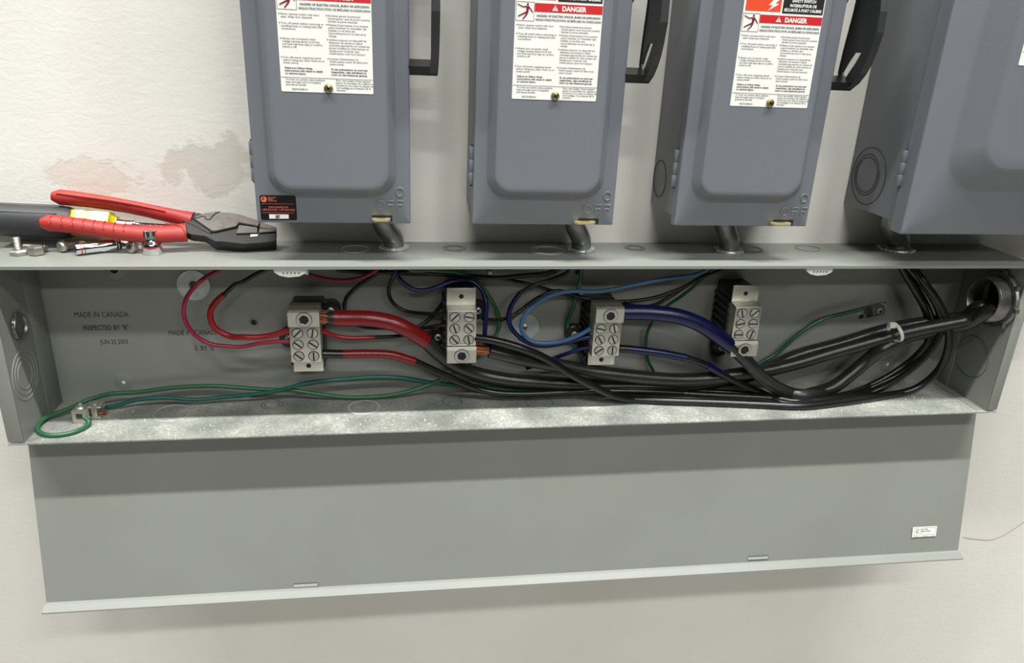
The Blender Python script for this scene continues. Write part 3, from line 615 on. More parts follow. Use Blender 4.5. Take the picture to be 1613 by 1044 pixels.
# ------------------------------------------------------------------ distribution lugs
def slotted(c, r, a, parent, blank=False):
    k = MB(); k.lathe([(r, 0), (r, 0.0006), (r * .93, 0.0011), (0, 0.0012)], c, (0, -1, 0), 24); s = k.build('clamp_screw', M['screw'], parent)
    k = MB(); k.annulus(c + Vector((0, 0.0001, 0)), (0, -1, 0), r, r * 1.14, 0.0003, 24)
    d = Vector((math.cos(a), 0, math.sin(a))) * r * .93; e = Vector((-math.sin(a), 0, math.cos(a))) * r * .16; f_ = c + Vector((0, -0.00125, 0))
    k.prism([f_ + d + e, f_ - d + e, f_ - d - e, f_ + d - e], (0, 0.0006, 0)); k.build('screw_slot', M['hole'], s)
def lug(px, py, up, angles, ears, label, tabY=-0.046, tabtop=None):
    """px, py: centre of the six screw block; up=+1 when the plain tab is on top"""
    c = at(px, py, -0.062); G_ = thing('power_lug', (c.x, 0, c.z), label, 'terminal block', 'aluminium power distribution lugs on the trough back')
    w = 0.0172; hb = 0.0218
    k = MB(); k.box(c.x - w, c.x + w, -0.062, -0.040, c.z - hb, c.z + hb, 0.0006)
    k.build('terminal_block', M['aluminium'], G_)
    # big section
    z0, z1 = (c.z - hb - 0.0215, c.z - hb - 0.0005) if up > 0 else (c.z + hb + 0.0005, c.z + hb + 0.0215)
    k = MB(); pr = [(-0.040, z0), (-0.0655, z0), (-0.0675, z0 + 0.0015), (-0.0675, z1 - 0.0035), (-0.0640, z1), (-0.040, z1)]
    if up < 0: pr = [(-0.040, z0), (-0.0640, z0), (-0.0675, z0 + 0.002), (-0.0675, z1 - 0.002), (-0.0645, z1), (-0.040, z1 + 0.001)]
    k.prism([Vector((c.x - w * 1.01, y, z)) for y, z in pr], (w * 2.02, 0, 0)); k.build('cable_lug', M['aluminium'], G_)
    zc = (z0 + z1) / 2; p = Vector((c.x + (0.0 if up > 0 else 0.0005), -0.0675, zc))
    k = MB(); k.annulus(p, (0, -1, 0), 0.0055, 0.0084, 0.0012, 28); sc = k.build('set_screw', M['screw'], G_)
    k = MB(); k.annulus(p + Vector((0, -0.0001, 0)), (0, -1, 0), 0.0084, 0.0090, 0.0003, 28); k.lathe([(0, 0), (0.0056, 0)], p + Vector((0, -0.0003, 0)), (0, -1, 0), 6, False); k.build('hex_socket', M['hole'], sc)
    k = MB()
    for s, dx in (('BURNDY', -0.0118), ('600-2', 0.0118)):
        fr_ = Matrix.Translation((p.x + dx, -0.0676, zc)) @ Matrix.Rotation(math.pi / 2, 4, 'Y')
    # plain tab
    z0, z1 = (c.z + hb + 0.001, c.z + hb + 0.0235) if up > 0 else (c.z - hb - 0.0185, c.z - hb + 0.002)
    k = MB(); k.box(c.x - w, c.x + w, tabY - 0.0012, tabY + 0.0012, z0, z1, 0.0005)
    zz = z0 if up > 0 else z1
    k.prism([Vector((c.x - w, y, z)) for y, z in (((tabY - 0.001, zz + 0.0016), (tabY + 0.002, zz + 0.0016), (-0.050, zz - 0.003), (-0.061, zz - 0.003), (-0.061, zz - 0.0005)) if up > 0 else ((-0.060, zz), (-0.045, zz), (-0.045, zz - 0.002), (-0.060, zz - 0.002)))], (2 * w, 0, 0))
    tb = k.build('mounting_tab', M['aluminium'], G_)
    k = MB(); k.lathe([(0, 0), (0.0029, 0)], (c.x, tabY - 0.0013, (z0 + z1) / 2 + (0.001 if up > 0 else -0.0028)), (0, -1, 0), 20, False); k.build('tab_hole', M['hole'], tb)
    for i, a in enumerate(angles):
        slotted(Vector((c.x + (-0.0084, 0.0084)[i % 2], -0.062, c.z + (0.0143, 0.0, -0.0143)[i // 2])), 0.0056, math.radians(a), G_)
    # stamped letters between the screws
    k = MB()
    for j, ch in enumerate('CU-AL9'): put_text(k, ch, c.x - 0.001, c.z + 0.0135 - j * 0.0058, -0.0621, 0.0034, None)
    k.build('stamped_letters', M['steel'], G_)
    k = MB(); k.box(c.x - w - 0.001, c.x + w + 0.001, -0.0402, -t, c.z - 0.040, c.z + 0.040, 0.002)
    for j in range(7): k.lathe([(0.0028, 0), (0.0028, 0.038)], (c.x - w - 0.001, -0.0402, c.z - 0.033 + j * 0.0095), (0, 1, 0), 12)
    base = k.build('insulator_base', M['plastic'], G_)
    for ex_, ey_ in ears:
        e = at(ex_, ey_, -0.014); k = MB()
        x0, x1 = (c.x, e.x) if e.x > c.x else (e.x, c.x)
        k.box(min(x0, e.x), max(x1, e.x), -0.013, -t, e.z - 0.0115, e.z + 0.0115, 0.002); k.lathe([(0.0115, 0), (0.0115, 0.0112), (0.0105, 0.012)], (e.x, -t, e.z), (0, -1, 0), 28)
        k.build('fixing_ear', M['plastic'], base)
        cross_screw(Vector((e.x, -0.0137, e.z)), 0.0045, G_, 'screw')
lug(481.5, 543, -1, (45, 80, 140, -35, -40, 90), ((521, 489), (455, 533)), 'aluminium lug at the far left, with two red-taped cables and two red wires')
lug(727.5, 517.5, 1, (45, -10, 110, -45, -50, 100), ((753, 489), (690, 531)), 'aluminium lug with copper strands of a black cable at its lower right')
lug(955.5, 535, -1, (-15, -75, -60, -65, 35, 90), ((905, 527),), 'aluminium lug fed by two dark blue taped cables on its right')
lug(1176, 510, 1, (-75, 40, 10, 0, 0, 75), ((1136, 548),), 'unused aluminium lug with no wires, furthest right of the four')

# ------------------------------------------------------------------ cables and wires
WIRES = {
    'red_thick': [(527.0,501.1,-0.045),(551.6,501.4,-0.046),(581.1,501.9,-0.048),(616.0,507.8,-0.05),(642.8,519.3,-0.05),(671.0,537.3,-0.045)],
    'red_thick_black': [(671.0,537.3,-0.045),(688.4,554.2,-0.04),(715.2,574.3,-0.034),(749.8,588.0,-0.028),(799.6,598.0,-0.028),(854.4,602.2,-0.028),(924.1,607.2,-0.028),(974.7,608.0,-0.03),(1049.4,608.0,-0.03),(1124.2,601.7,-0.028),(1198.9,585.6,-0.025),(1253.6,560.9,-0.024),(1320.7,542.1,-0.022),(1387.7,522.0,-0.022),(1441.4,510.5,-0.035),(1489.9,504.0,-0.045),(1521.8,498.7,-0.05),(1548.6,470.3,-0.06),(1610,462,-0.07)],
    'lug2_thick': [(771.0,552.4,-0.05),(799.6,559.4,-0.05),(829.5,566.3,-0.048),(874.3,574.3,-0.046),(924.1,584.3,-0.044),(974.7,590.5,-0.044),(1024.5,595.5,-0.044),(1074.3,598.0,-0.044),(1124.2,595.5,-0.044),(1174.0,587.3,-0.044),(1200.0,585.0,-0.042),(1253.6,572.4,-0.04),(1307.3,556.3,-0.04),(1387.7,534.1,-0.045),(1441.4,519.9,-0.055),(1489.9,510.5,-0.06),(1521.8,504.0,-0.063),(1548.6,487.2,-0.06),(1615,478,-0.07)],
    'blue_thick': [(982.2,491.7,-0.05),(1012.1,491.7,-0.052),(1039.5,493.6,-0.054),(1074.3,499.6,-0.056),(1104.2,511.6,-0.058),(1124.2,524.5,-0.06),(1147.8,542.0,-0.06)],
    'blue_thick_black': [(1147.8,542.0,-0.06),(1174.0,566.4,-0.06),(1198.9,593.0,-0.058),(1223.8,610.5,-0.055),(1248.7,620.7,-0.052),(1268.6,622.4,-0.05),(1280.5,619.9,-0.049),(1312.6,609.2,-0.047),(1339.4,589.9,-0.045),(1366.3,566.8,-0.044),(1387.7,550.7,-0.05),(1427.9,530.1,-0.048),(1468.2,521.2,-0.048),(1508.4,512.6,-0.055),(1527.2,508.3,-0.064),(1548.6,493.9,-0.07),(1610,490,-0.075)],
    'm1a': [(508.7,557.1,-0.048),(540.9,557.7,-0.048)],
    'm1b': [(540.9,557.7,-0.048),(581.1,557.1,-0.048),(616.0,558.8,-0.046),(653.5,569.5,-0.044)],
    'm1c': [(653.5,569.5,-0.044),(688.4,585.6,-0.042),(728.6,603.8,-0.04),(749.8,611.7,-0.036),(782.2,618.6,-0.036),(824.5,620.4,-0.036),(886.8,617.9,-0.036),(924.9,616.2,-0.036),(999.6,616.2,-0.036),(1124.2,622.2,-0.034),(1223.8,627.9,-0.034),(1253.6,632.8,-0.034),(1320.7,626.6,-0.034),(1374.3,609.2,-0.034),(1422.6,585.0,-0.036),(1454.8,552.9,-0.038),(1464.1,520.7,-0.04),(1457.4,488.5,-0.04),(1438.7,453.6,-0.036),(1419.9,421.5,-0.03),('w',1.052,-0.028,0.2)],
    'm2': [(748.6,532.0,-0.058),(782.2,537.0,-0.064),(824.5,549.4,-0.068),(859.4,564.3,-0.066),(899.2,589.2,-0.062),(936.6,609.2,-0.058),(973.9,625.3,-0.052),(1024.5,630.4,-0.045),(1124.2,634.1,-0.045),(1200.0,637.3,-0.046),(1267.0,639.5,-0.048),(1320.7,633.8,-0.05),(1387.7,623.9,-0.05),(1441.4,611.9,-0.052),(1476.2,585.0,-0.056),(1492.8,550.2,-0.06),(1493.6,515.3,-0.058),(1478.9,477.8,-0.05),(1452.1,440.2,-0.04),(1437.3,420.1,-0.03),('w',1.062,-0.022,0.2)],
    'm3a': [(974.7,548.7,-0.05),(993.4,549.9,-0.05)],
    'm3b': [(993.4,549.9,-0.05),(1039.5,555.7,-0.052),(1079.3,563.1,-0.054)],
    'm3c': [(1079.3,563.1,-0.054),(1099.3,569.4,-0.055),(1114.2,575.6,-0.055),(1134.1,587.3,-0.054),(1161.5,601.7,-0.05),(1198.9,617.9,-0.046),(1240.2,636.0,-0.042),(1307.3,627.9,-0.044),(1366.3,619.9,-0.046),(1419.9,593.1,-0.052),(1460.1,558.2,-0.056),(1481.6,520.7,-0.056),(1476.2,483.1,-0.05),(1446.7,440.2,-0.036),(1427.9,420.1,-0.03),('w',1.056,-0.026,0.2)],
    'm3patch': [(1113.7,575.3,-0.055),(1124.2,581.1,-0.0545),(1134.1,587.3,-0.054)],
    'm4': [(949.0,612.9,-0.03),(999.6,611.2,-0.022),(1074.3,613.7,-0.022),(1174.0,620.4,-0.024),(1200.0,622.6,-0.026),(1253.6,631.2,-0.03),(1334.1,620.4,-0.03),(1387.7,598.4,-0.032),(1436.0,566.3,-0.034),(1464.1,534.1,-0.044),(1468.2,507.3,-0.046),(1454.8,472.4,-0.034),(1433.3,440.2,-0.028),(1417.2,420.1,-0.026),('w',1.048,-0.024,0.2)],
    't1': [(459.4,537.3,-0.05),(433.6,538.4,-0.05),(406.8,541.1,-0.05),(380.0,546.2,-0.05),(361.7,545.6,-0.05),(331.0,541.6,-0.05),(306.5,527.2,-0.05),(290.6,501.1,-0.05),(292.7,472.0,-0.05),(315.7,442.9,-0.045),(352.5,422.1,-0.035),(377.0,415.3,-0.03),(412.2,412.1,-0.03),(447.0,418.8,-0.03),(473.9,427.9,-0.03),(500.7,436.7,-0.03),(535.5,441.6,-0.03),(567.7,437.5,-0.03),(591.9,425.5,-0.03),('w',0.418,-0.026,0.2)],
    't2red': [(457.8,519.9,-0.05),(414.9,530.3,-0.05),(380.0,530.9,-0.05),(361.7,529.3,-0.045),(337.2,514.9,-0.045),(331.0,492.0,-0.042),(340.2,475.1,-0.04),(353.1,463.8,-0.04)],
    't2blk': [(353.1,463.8,-0.04),(370.9,447.5,-0.04),(380.0,445.1,-0.04),(406.8,430.0,-0.036),(439.0,418.8,-0.034),(487.3,410.7,-0.03),(567.7,414.7,-0.028),('w',0.412,-0.022,0.2)],
    't3': [('w',0.42,-0.02,0.2),(594.5,429.5,-0.02),(562.4,451.0,-0.014),(544.9,470.3,-0.012),(542.5,488.5,-0.012),(551.6,505.9,-0.012),(567.7,514.0,-0.014),(610.6,516.7,-0.02),(664.3,516.7,-0.03),(683.0,514.0,-0.04),(706.6,509.9,-0.045)],
    't4r': [(507.1,520.7,-0.045),(527.5,528.7,-0.04),(551.6,532.2,-0.038),(589.2,531.4,-0.034)],
    't4b': [(589.2,531.4,-0.034),(621.4,529.8,-0.03),(648.2,527.1,-0.02),(677.7,523.4,-0.012),(701.8,526.0,-0.01),(728.6,534.1,-0.01)],
    't5': [(658.9,515.8,-0.02),(680.3,498.7,-0.016),(696.4,477.8,-0.014),(715.2,456.9,-0.014),(737.4,439.8,-0.02),(774.7,437.4,-0.02),(829.5,434.9,-0.02),(874.3,427.9,-0.022),('w',0.628,-0.03,0.2)],
    't6': [('w',0.424,-0.03,0.2),(620.0,434.3,-0.024),(612.0,453.6,-0.02),(616.0,472.9,-0.02),(634.8,488.5,-0.022),(669.6,493.9,-0.03),(706.6,494.4,-0.045)],
    't7': [('w',0.428,-0.034,0.2),(622.7,425.5,-0.035),(632.1,442.9,-0.036),(648.2,454.4,-0.036),(664.3,457.7,-0.036),(688.4,452.3,-0.036),(715.2,442.9,-0.034),(739.3,441.6,-0.034),(756.8,453.6,-0.038),(765.6,475.1,-0.046),(764.8,507.3,-0.05),(764.0,531.4,-0.052),(773.7,547.5,-0.045)],
    'g1': [(133.6,658.1,-0.062),(140.5,664.0,-0.066),(137.5,670.3,-0.07),(119.5,679.5,-0.08),(98.1,684.4,-0.085),(73.6,684.9,-0.085),(60.5,679.5,-0.08),(59.8,670.3,-0.07),(70.5,658.1,-0.055),(92.0,649.7,-0.045),(113.4,642.0,-0.036),(133.3,632.0,-0.026),(153.3,625.3,-0.022),(171.6,620.1,-0.02),(214.6,617.6,-0.018),(275.9,610.0,-0.016),(337.2,607.8,-0.016),(380.0,610.5,-0.016),(433.6,614.0,-0.018),(460.5,614.5,-0.018),(500.7,620.4,-0.02),(554.3,625.8,-0.02),(621.4,621.2,-0.02),(675.0,606.0,-0.018),(720.6,585.0,-0.012),(755.4,558.2,-0.01),(779.6,531.4,-0.01),(787.1,507.3,-0.012),(782.3,488.5,-0.016),(768.8,464.4,-0.02),(750.1,442.9,-0.024),(723.3,430.0,-0.028),(680.3,425.5,-0.03),(642.8,422.8,-0.032),('w',0.432,-0.03,0.2)],
    'g2': [(166.3,642.0,-0.03),(190.0,636.6,-0.028),(214.6,629.9,-0.026),(260.5,626.2,-0.024),(306.5,629.3,-0.024),(352.5,625.3,-0.022),(380.0,623.1,-0.022),(433.6,615.9,-0.022),(487.3,602.5,-0.022),(540.9,597.1,-0.02),(594.5,593.6,-0.02),(634.8,595.2,-0.018),(675.0,601.7,-0.016),(720.6,606.5,-0.014),(749.8,607.9,-0.01),(799.6,614.1,-0.01),(839.4,616.1,-0.01),(886.8,609.2,-0.008),(919.1,589.2,-0.008),(920.4,569.3,-0.008),(906.7,546.9,-0.008),(896.2,527.0,-0.008),(894.2,509.6,-0.01),(902.9,482.2,-0.014),(911.2,454.8,-0.018),(916.1,427.4,-0.022),('w',0.64,-0.024,0.2)],
    'g3': [(1030.0,585.6,-0.012),(1020.8,566.9,-0.012),(1017.8,544.5,-0.012),(1020.3,522.0,-0.014),(1029.5,504.6,-0.016),(1049.4,483.4,-0.02),(1074.3,466.0,-0.024),(1099.3,446.1,-0.028),(1121.7,423.7,-0.032),('w',0.818,-0.034,0.2)],
    'g4': [(1362.2,485.3,-0.016),(1334.1,492.5,-0.014),(1301.9,500.6,-0.014),(1275.1,514.0,-0.014),(1248.3,534.1,-0.014),(1221.5,558.2,-0.014),(1206.0,566.5,-0.014),(1186.4,579.3,-0.014)],
    'l1': [('w',0.812,-0.04,0.2),(1114.2,423.7,-0.04),(1094.3,432.4,-0.04),(1049.4,438.6,-0.042),(999.6,448.6,-0.044),(942.3,459.0,-0.046),(899.2,458.5,-0.046),(869.3,464.2,-0.044),(844.4,477.7,-0.042),(827.0,495.9,-0.04),(820.8,513.3,-0.04),(824.5,527.0,-0.042),(839.4,538.2,-0.044),(874.3,539.4,-0.046),(906.7,530.0,-0.05),(931.1,517.0,-0.052)],
    'l2b': [('w',0.63,-0.034,0.2),(895.5,426.9,-0.034),(869.3,439.8,-0.034),(839.4,450.3,-0.034),(819.5,461.0,-0.034)],
    'l2': [(819.5,461.0,-0.034),(807.1,478.4,-0.034),(801.1,497.1,-0.036),(805.1,515.8,-0.036),(819.5,532.0,-0.038),(839.4,542.4,-0.04),(859.4,544.4,-0.042),(889.2,539.9,-0.044),(914.1,533.2,-0.046),(931.6,530.7,-0.048)],
    'l3': [(928.6,546.4,-0.046),(914.1,549.4,-0.044),(894.2,556.4,-0.042),(871.8,564.3,-0.036),(849.4,574.3,-0.022),(829.5,579.3,-0.012)],
    'k1': [(759.8,502.1,-0.04),(779.7,504.1,-0.034),(799.6,500.8,-0.028),(817.0,491.6,-0.024),(834.5,477.7,-0.022),(854.4,465.2,-0.022),(879.3,457.8,-0.022),(906.7,465.2,-0.022),(936.6,472.7,-0.024),(963.9,474.7,-0.026),(994.6,474.0,-0.026),(1037.0,467.2,-0.026),(1074.3,453.5,-0.028),(1106.7,436.1,-0.032),(1139.1,422.9,-0.034),('w',0.826,-0.036,0.2)],
    'k2': [('w',0.436,-0.022,0.2),(607.9,426.8,-0.018),(648.2,431.6,-0.016),(701.8,432.7,-0.016),(771.5,436.2,-0.016),(807.1,441.8,-0.018),(839.4,449.3,-0.018),(869.3,457.8,-0.016),(899.2,466.7,-0.016),(931.6,474.7,-0.018),(956.5,477.2,-0.022),(981.4,480.9,-0.04)],
    'k3': [('w',0.406,-0.03,0.2),(530.2,423.1,-0.024),(594.5,429.0,-0.024),(648.2,428.2,-0.024),(728.6,433.5,-0.026),(768.8,437.5,-0.026),(824.5,433.6,-0.026),(874.3,426.1,-0.028),('w',0.634,-0.036,0.2)],
    'k4': [(983.9,477.2,-0.04),(999.6,481.7,-0.03),(1029.5,480.9,-0.024),(1054.4,467.7,-0.02),(1081.8,449.8,-0.022),(1111.7,432.4,-0.028),(1139.1,423.7,-0.03),('w',0.83,-0.03,0.2)],
}
CEND = {'red_thick_black': [(1.168, -0.060, 0.1325), (1.235, -0.060, 0.136)], 'lug2_thick': [(1.168, -0.073, 0.1295), (1.235, -0.072, 0.133)], 'blue_thick_black': [(1.168, -0.085, 0.1370), (1.235, -0.083, 0.141)]}
def project(P):
    d = P - CP; z = d.dot(FW); return CX + F * d.dot(RT) / z, CY - F * d.dot(UP) / z
def path(key, r, step=0.005):
    out = [Vector(p[1:3] + (0.199,)) if p[0] == 'w' else at(*p) for p in WIRES[key]]
    if key in CEND: out = out[:-2] + [Vector(p) for p in CEND[key]]
    res = []
    for q in spline(out, step):
        if q.z < t + r: q = atz(*project(q), t + r)          # lie on the trough floor
        if q.y > -t - r: q = at(*project(q), -t - r)         # and in front of its back
        if q.z > H - t - r and q.x < 1.18 and (q - out[0]).length > 0.02 and (q - out[-1]).length > 0.02: q.z = H - t - r
        res.append(q)
    return res
def cut(p, a, b): return p[int(len(p) * a):max(int(len(p) * b), int(len(p) * a) + 2)]
RT_, RM, RW = 0.0088, 0.0046, 0.0026
def wire(name, keys_mats, r, label, cat='wire', group=None, tr=None):
    """first run is the wire itself; the others are lengths of another colour on it"""
    k = MB(); k.tube(path(keys_mats[0][0], r), r, 14); root = k.build(name, M[keys_mats[0][1]]); tag(root, label, cat, group)
    for key, m_, part, lab_ in keys_mats[1:]:
        k = MB(); rr_ = r * (tr or 1.12); k.tube(path(key, r), rr_, 16); k.build(part, M[m_], root, lab_)
    return root
def strands(root, c, d, n_, r, seed):
    random.seed(seed); k = MB()
    for j in range(n_):
        a = 2.4 * j; q = r * math.sqrt(j / n_); off = Vector((0, math.cos(a), math.sin(a))) * q; e = Vector((0, random.uniform(-.0015, .0015), random.uniform(-.0018, .0018)))
        k.tube([c + off * 0.9, c + d * 0.5 + off * 1.05 + e, c + d + off * .95], 0.0008, 6)
    k.build('copper_strands', M['copper'], root, 'bare copper strands')
PC = 'heavy power cables'
w1 = wire('power_cable', [('red_thick_black', 'thick_black'), ('red_thick', 'red_tape', 'phase_tape', 'red taped length')], RT_, 'thick cable with a long red-taped end arching right from the far left lug', 'cable', tr=1.08)
a0 = path('red_thick', RT_)[0]
k = MB(); k.tube([a0 + Vector((-0.009, 0, 0.0002)), a0 + Vector((-0.006, 0, 0)), a0 + Vector((0.003, 0, 0))], [0.0078, RT_ * .98, RT_ * .98], 18); k.build('cable_end', M['thick_black'], w1)
strands(w1, a0 + Vector((-0.028, -0.002, 0.001)), Vector((0.021, 0.001, 0)), 26, 0.0078, 1)
w2 = wire('power_cable', [('lug2_thick', 'thick_black')], RT_, 'thick dusty black cable running from the second lug to the zip tie and right conduit', 'cable')
a0 = path('lug2_thick', RT_)[0]; strands(w2, a0 + Vector((-0.022, 0, 0.004)), Vector((0.021, 0, -0.002)), 26, 0.0072, 2)
w3 = wire('power_cable', [('blue_thick_black', 'thick_black'), ('blue_thick', 'navy_tape', 'phase_tape', 'dark blue taped length')], RT_, 'thick cable with a dark blue taped end sagging in a U at the right', 'cable', tr=1.1)
a0 = path('blue_thick', RT_)[0]; k = MB(); k.tube([a0 + Vector((-0.012, 0.001, 0)), a0 + Vector((0.002, 0, 0))], RT_ * 1.02, 18); k.build('cable_end', M['thick_black'], w3); strands(w3, a0 + Vector((-0.020, 0.001, 0)), Vector((0.010, 0, 0)), 12, 0.006, 3)
MC = 'medium cables looping up to the largest switch'
wire('feeder_cable', [('m1c', 'black'), ('m1b', 'red_tape', 'phase_tape', 'red taped length'), ('m1a', 'black', 'cable_end', None)], RM, 'black cable with red tape leaving the bottom right of the far left lug', 'cable', MC, tr=1.15)
wire('feeder_cable', [('m2', 'black')], RM * 1.05, 'plain black cable crossing in front of the bundle from the second lug', 'cable', MC)
wire('feeder_cable', [('m3c', 'black'), ('m3b', 'navy_tape', 'phase_tape', 'dark blue taped length'), ('m3a', 'black', 'cable_end', None), ('m3patch', 'navy_tape', 'tape_band', 'short blue tape band')], RM * .95, 'black cable with dark blue tape leaving the bottom right of the third lug', 'cable', MC, tr=1.15)
wire('feeder_cable', [('m4', 'black')], RM * .9, 'black cable lying hindmost along the trough floor behind the others', 'cable', MC)
wire('hookup_wire', [('t1', 'crimson')], RW * 0.95, 'crimson wire making the widest loop at the left over the round washer')
wire('hookup_wire', [('t2blk', 'black'), ('t2red', 'red', 'red_sleeve', 'red length')], RW, 'black wire with a red lower half looping beside the crimson wire', tr=1.35)
wire('hookup_wire', [('t3', 'black')], RW * .9, 'black wire dropping steeply behind the thick red-taped cable')
wire('hookup_wire', [('t4b', 'black'), ('t4r', 'red', 'red_sleeve', 'red length')], RW * .9, 'short wire, red then black, sagging under the thick red-taped cable', tr=1.15)
wire('hookup_wire', [('t5', 'black')], RW * .9, 'black wire rising behind the second lug towards the second conduit')
wire('hookup_wire', [('t6', 'black')], RW * .9, 'black wire in a C-shaped loop left of the second lug')
wire('hookup_wire', [('t7', 'navy')], RW * 1.1, 'dark blue wire arching over and down the right side of the second lug')
wire('hookup_wire', [('l1', 'blue')], RW, 'light blue wire looping over the right-hand washer into the third lug')
wire('hookup_wire', [('l2b', 'black'), ('l2', 'navy', 'blue_sleeve', 'dark blue length')], RW * .95, 'black wire turning dark blue in a loop beside the light blue wire', tr=1.2)
wire('hookup_wire', [('l3', 'navy')], RW * .95, 'short dark blue wire entering the bottom left of the third lug')
wire('hookup_wire', [('k1', 'black')], RW * .9, 'black wire from the second lug curving over the light blue loop to the third conduit')
wire('hookup_wire', [('k2', 'black')], RW * .9, 'black wire running along the trough top then down to the third lug')
wire('hookup_wire', [('k3', 'black')], RW, 'black wire strung under the trough top between first and second conduits')
wire('hookup_wire', [('k4', 'black')], RW * .9, 'short black wire rising right from the third lug beside a green wire')
wire('ground_wire', [('g1', 'green')], RW, 'light green ground wire looping out of the left ground lug and along the floor')
wire('ground_wire', [('g2', 'teal')], RW * .95, 'teal ground wire along the trough floor, lower of the two at the left')
wire('ground_wire', [('g3', 'dark_green')], RW * .8, 'thin dark green wire hanging between the third and fourth lugs')
wire('ground_wire', [('g4', 'dark_green')], RW * .95, 'dark green wire rising to the small ground lug at the right')

# zip tie around the two thick cables at the right
k = MB(); c = at(1410, 523, -0.058); ax = (at(1425, 518, -0.058) - at(1395, 528, -0.058)).normalized(); u = ax.cross(Vector((0, 1, 0))).normalized(); v = ax.cross(u)
ringp = [[c + u * math.cos(a) * (0.0125 + s_) + v * math.sin(a) * (0.0145 + s_) + ax * h for s_, h in ((0, -.0022), (0.001, -.0022), (0.001, .0022), (0, .0022))] for a in [2 * math.pi * i / 40 for i in range(41)]]
k.loops(ringp, False, False); zt = k.build('zip_tie', M['nylon']); tag(zt, 'milky white zip tie binding the two thick black cables at the right', 'cable tie')
h_ = at(1405, 512, -0.068); k = MB(); k.box(h_.x - .0045, h_.x + .0045, h_.y - .003, h_.y + .003, h_.z - .0035, h_.z + .0035, 0.001); k.build('tie_head', M['nylon'], zt)

# big washers with their screws
for px, py, lab_ in ((305, 449, 'round zinc washer screwed to the trough back, behind the red wires at the left'), (826, 515, 'round zinc washer screwed to the trough back, behind the light blue loop')):
    p = at(px, py, -t); W2 = thing('fender_washer', p, lab_, 'washer', 'large washers on the trough back')
    k = MB(); k.annulus(p, (0, -1, 0), 0.004, 0.0185, 0.0013, 48); k.build('washer_disc', M['steel'], W2); cross_screw(p + Vector((0, -0.0012, 0)), 0.0052, W2, 'screw_brass' if px < 400 else 'screw')

# ground lugs
def ground_lug(c, label, parts):
    G_ = thing('ground_lug', c, label, 'ground lug', None)
    for nm, mb, mt in parts: mb.build(nm, M[mt], G_)
    return G_
c = atz(131, 662, t); c.y -= 0.0
k = MB(); s = 0.0078; rings = []
sq = rrect(-s, s, -s, s, 0.001, 0, 6); cr = [Vector((p.x, 0, p.z)).normalized() * 0.0047 for p in sq]
o_ = c + Vector((0, 0, s + 0.0012)); yy = Vector((0, s, 0))
k.loops([[o_ + p - yy for p in cr], [o_ + p - yy for p in sq], [o_ + p + yy for p in sq], [o_ + p + yy for p in cr], [o_ + p - yy for p in cr]], False, False, smooth=False)
k2 = MB(); k2.lathe([(0.0055, 0), (0.0058, 0.001), (0.0045, 0.0022), (0.0022, 0.0024), (0.0022, 0.0048), (0.0008, 0.0062)], o_ + Vector((0, 0, s)), (0, 0, 1), 20)
k3 = MB(); k3.box(c.x - .006, c.x + .006, c.y - s, c.y + s + .01, t, t + .0013, .0003)
ground_lug(c, 'cube-shaped ground lug with a round hole at the lower left of the trough', [('lug_body', k, 'aluminium'), ('clamp_screw', k2, 'screw'), ('foot', k3, 'steel')])
c = atz(153, 656, t); k = MB()
o_ = c + Vector((0, 0, 0.0005)); k.box(o_.x - .0065, o_.x + .0065, o_.y - .007, o_.y + .008, o_.z, o_.z + .003, .0004); k.box(o_.x - .0028, o_.x + .0028, o_.y - .006, o_.y + .008, o_.z + .003, o_.z + .0135, .0003); k.box(o_.x - .0085, o_.x + .0085, o_.y - .007, o_.y + .008, o_.z + .0135, o_.z + .0165, .0004)
k2 = MB(); k2.lathe([(0.0042, 0), (0.0042, 0.0014), (0.001, 0.0018)], o_ + Vector((0, 0, .0165)), (0, 0, 1), 18)
k3 = MB(); k3.tube([o_ + Vector((-.0105, 0, .0045)), o_ + Vector((.011, 0, .0048))], .0016, 8)
ground_lug(c, 'I-shaped ground lug beside the cube lug, its teal wire leaving to the right', [('lug_body', k, 'aluminium'), ('clamp_screw', k2, 'screw'), ('copper_end', k3, 'copper')])
c = at(1378, 484, -t); k = MB(); ax_ = Vector((0.97, 0, 0.22)).normalized(); up_ = Vector((-0.22, 0, 0.97)).normalized()
def obox(mb, c, ax_, up_, hx, hz, y0, y1): mb.loops([[c + ax_ * a * hx + up_ * b_ * hz + Vector((0, y, 0)) for a, b_ in ((-1, -1), (1, -1), (1, 1), (-1, 1))] for y in (y0, y1)], smooth=False)
obox(k, c, ax_, up_, 0.0145, 0.0055, -0.003, 0); obox(k, c - ax_ * 0.003, ax_, up_, 0.0085, 0.0065, -0.014, -0.003)
k2 = MB(); k2.lathe([(0.004, 0), (0.004, 0.0015), (0.0022, 0.0022)], c - ax_ * 0.002 + Vector((0, -.014, 0)), (0, -1, 0), 18); k2.lathe([(0.0042, 0), (0.0038, 0.0022), (0, 0.003)], c + ax_ * 0.0105 + Vector((0, -.003, 0)), (0, -1, 0), 18)
k3 = MB(); k3.lathe([(0, 0), (0.0024, 0)], c - ax_ * 0.002 + Vector((0, -.0163, 0)), (0, -1, 0), 6, False)
ground_lug(c, 'small dark ground lug on the trough back at the right, holding a dark green wire', [('lug_body', k, 'dark_zinc'), ('clamp_screw', k2, 'steel'), ('hex_socket', k3, 'hole')])

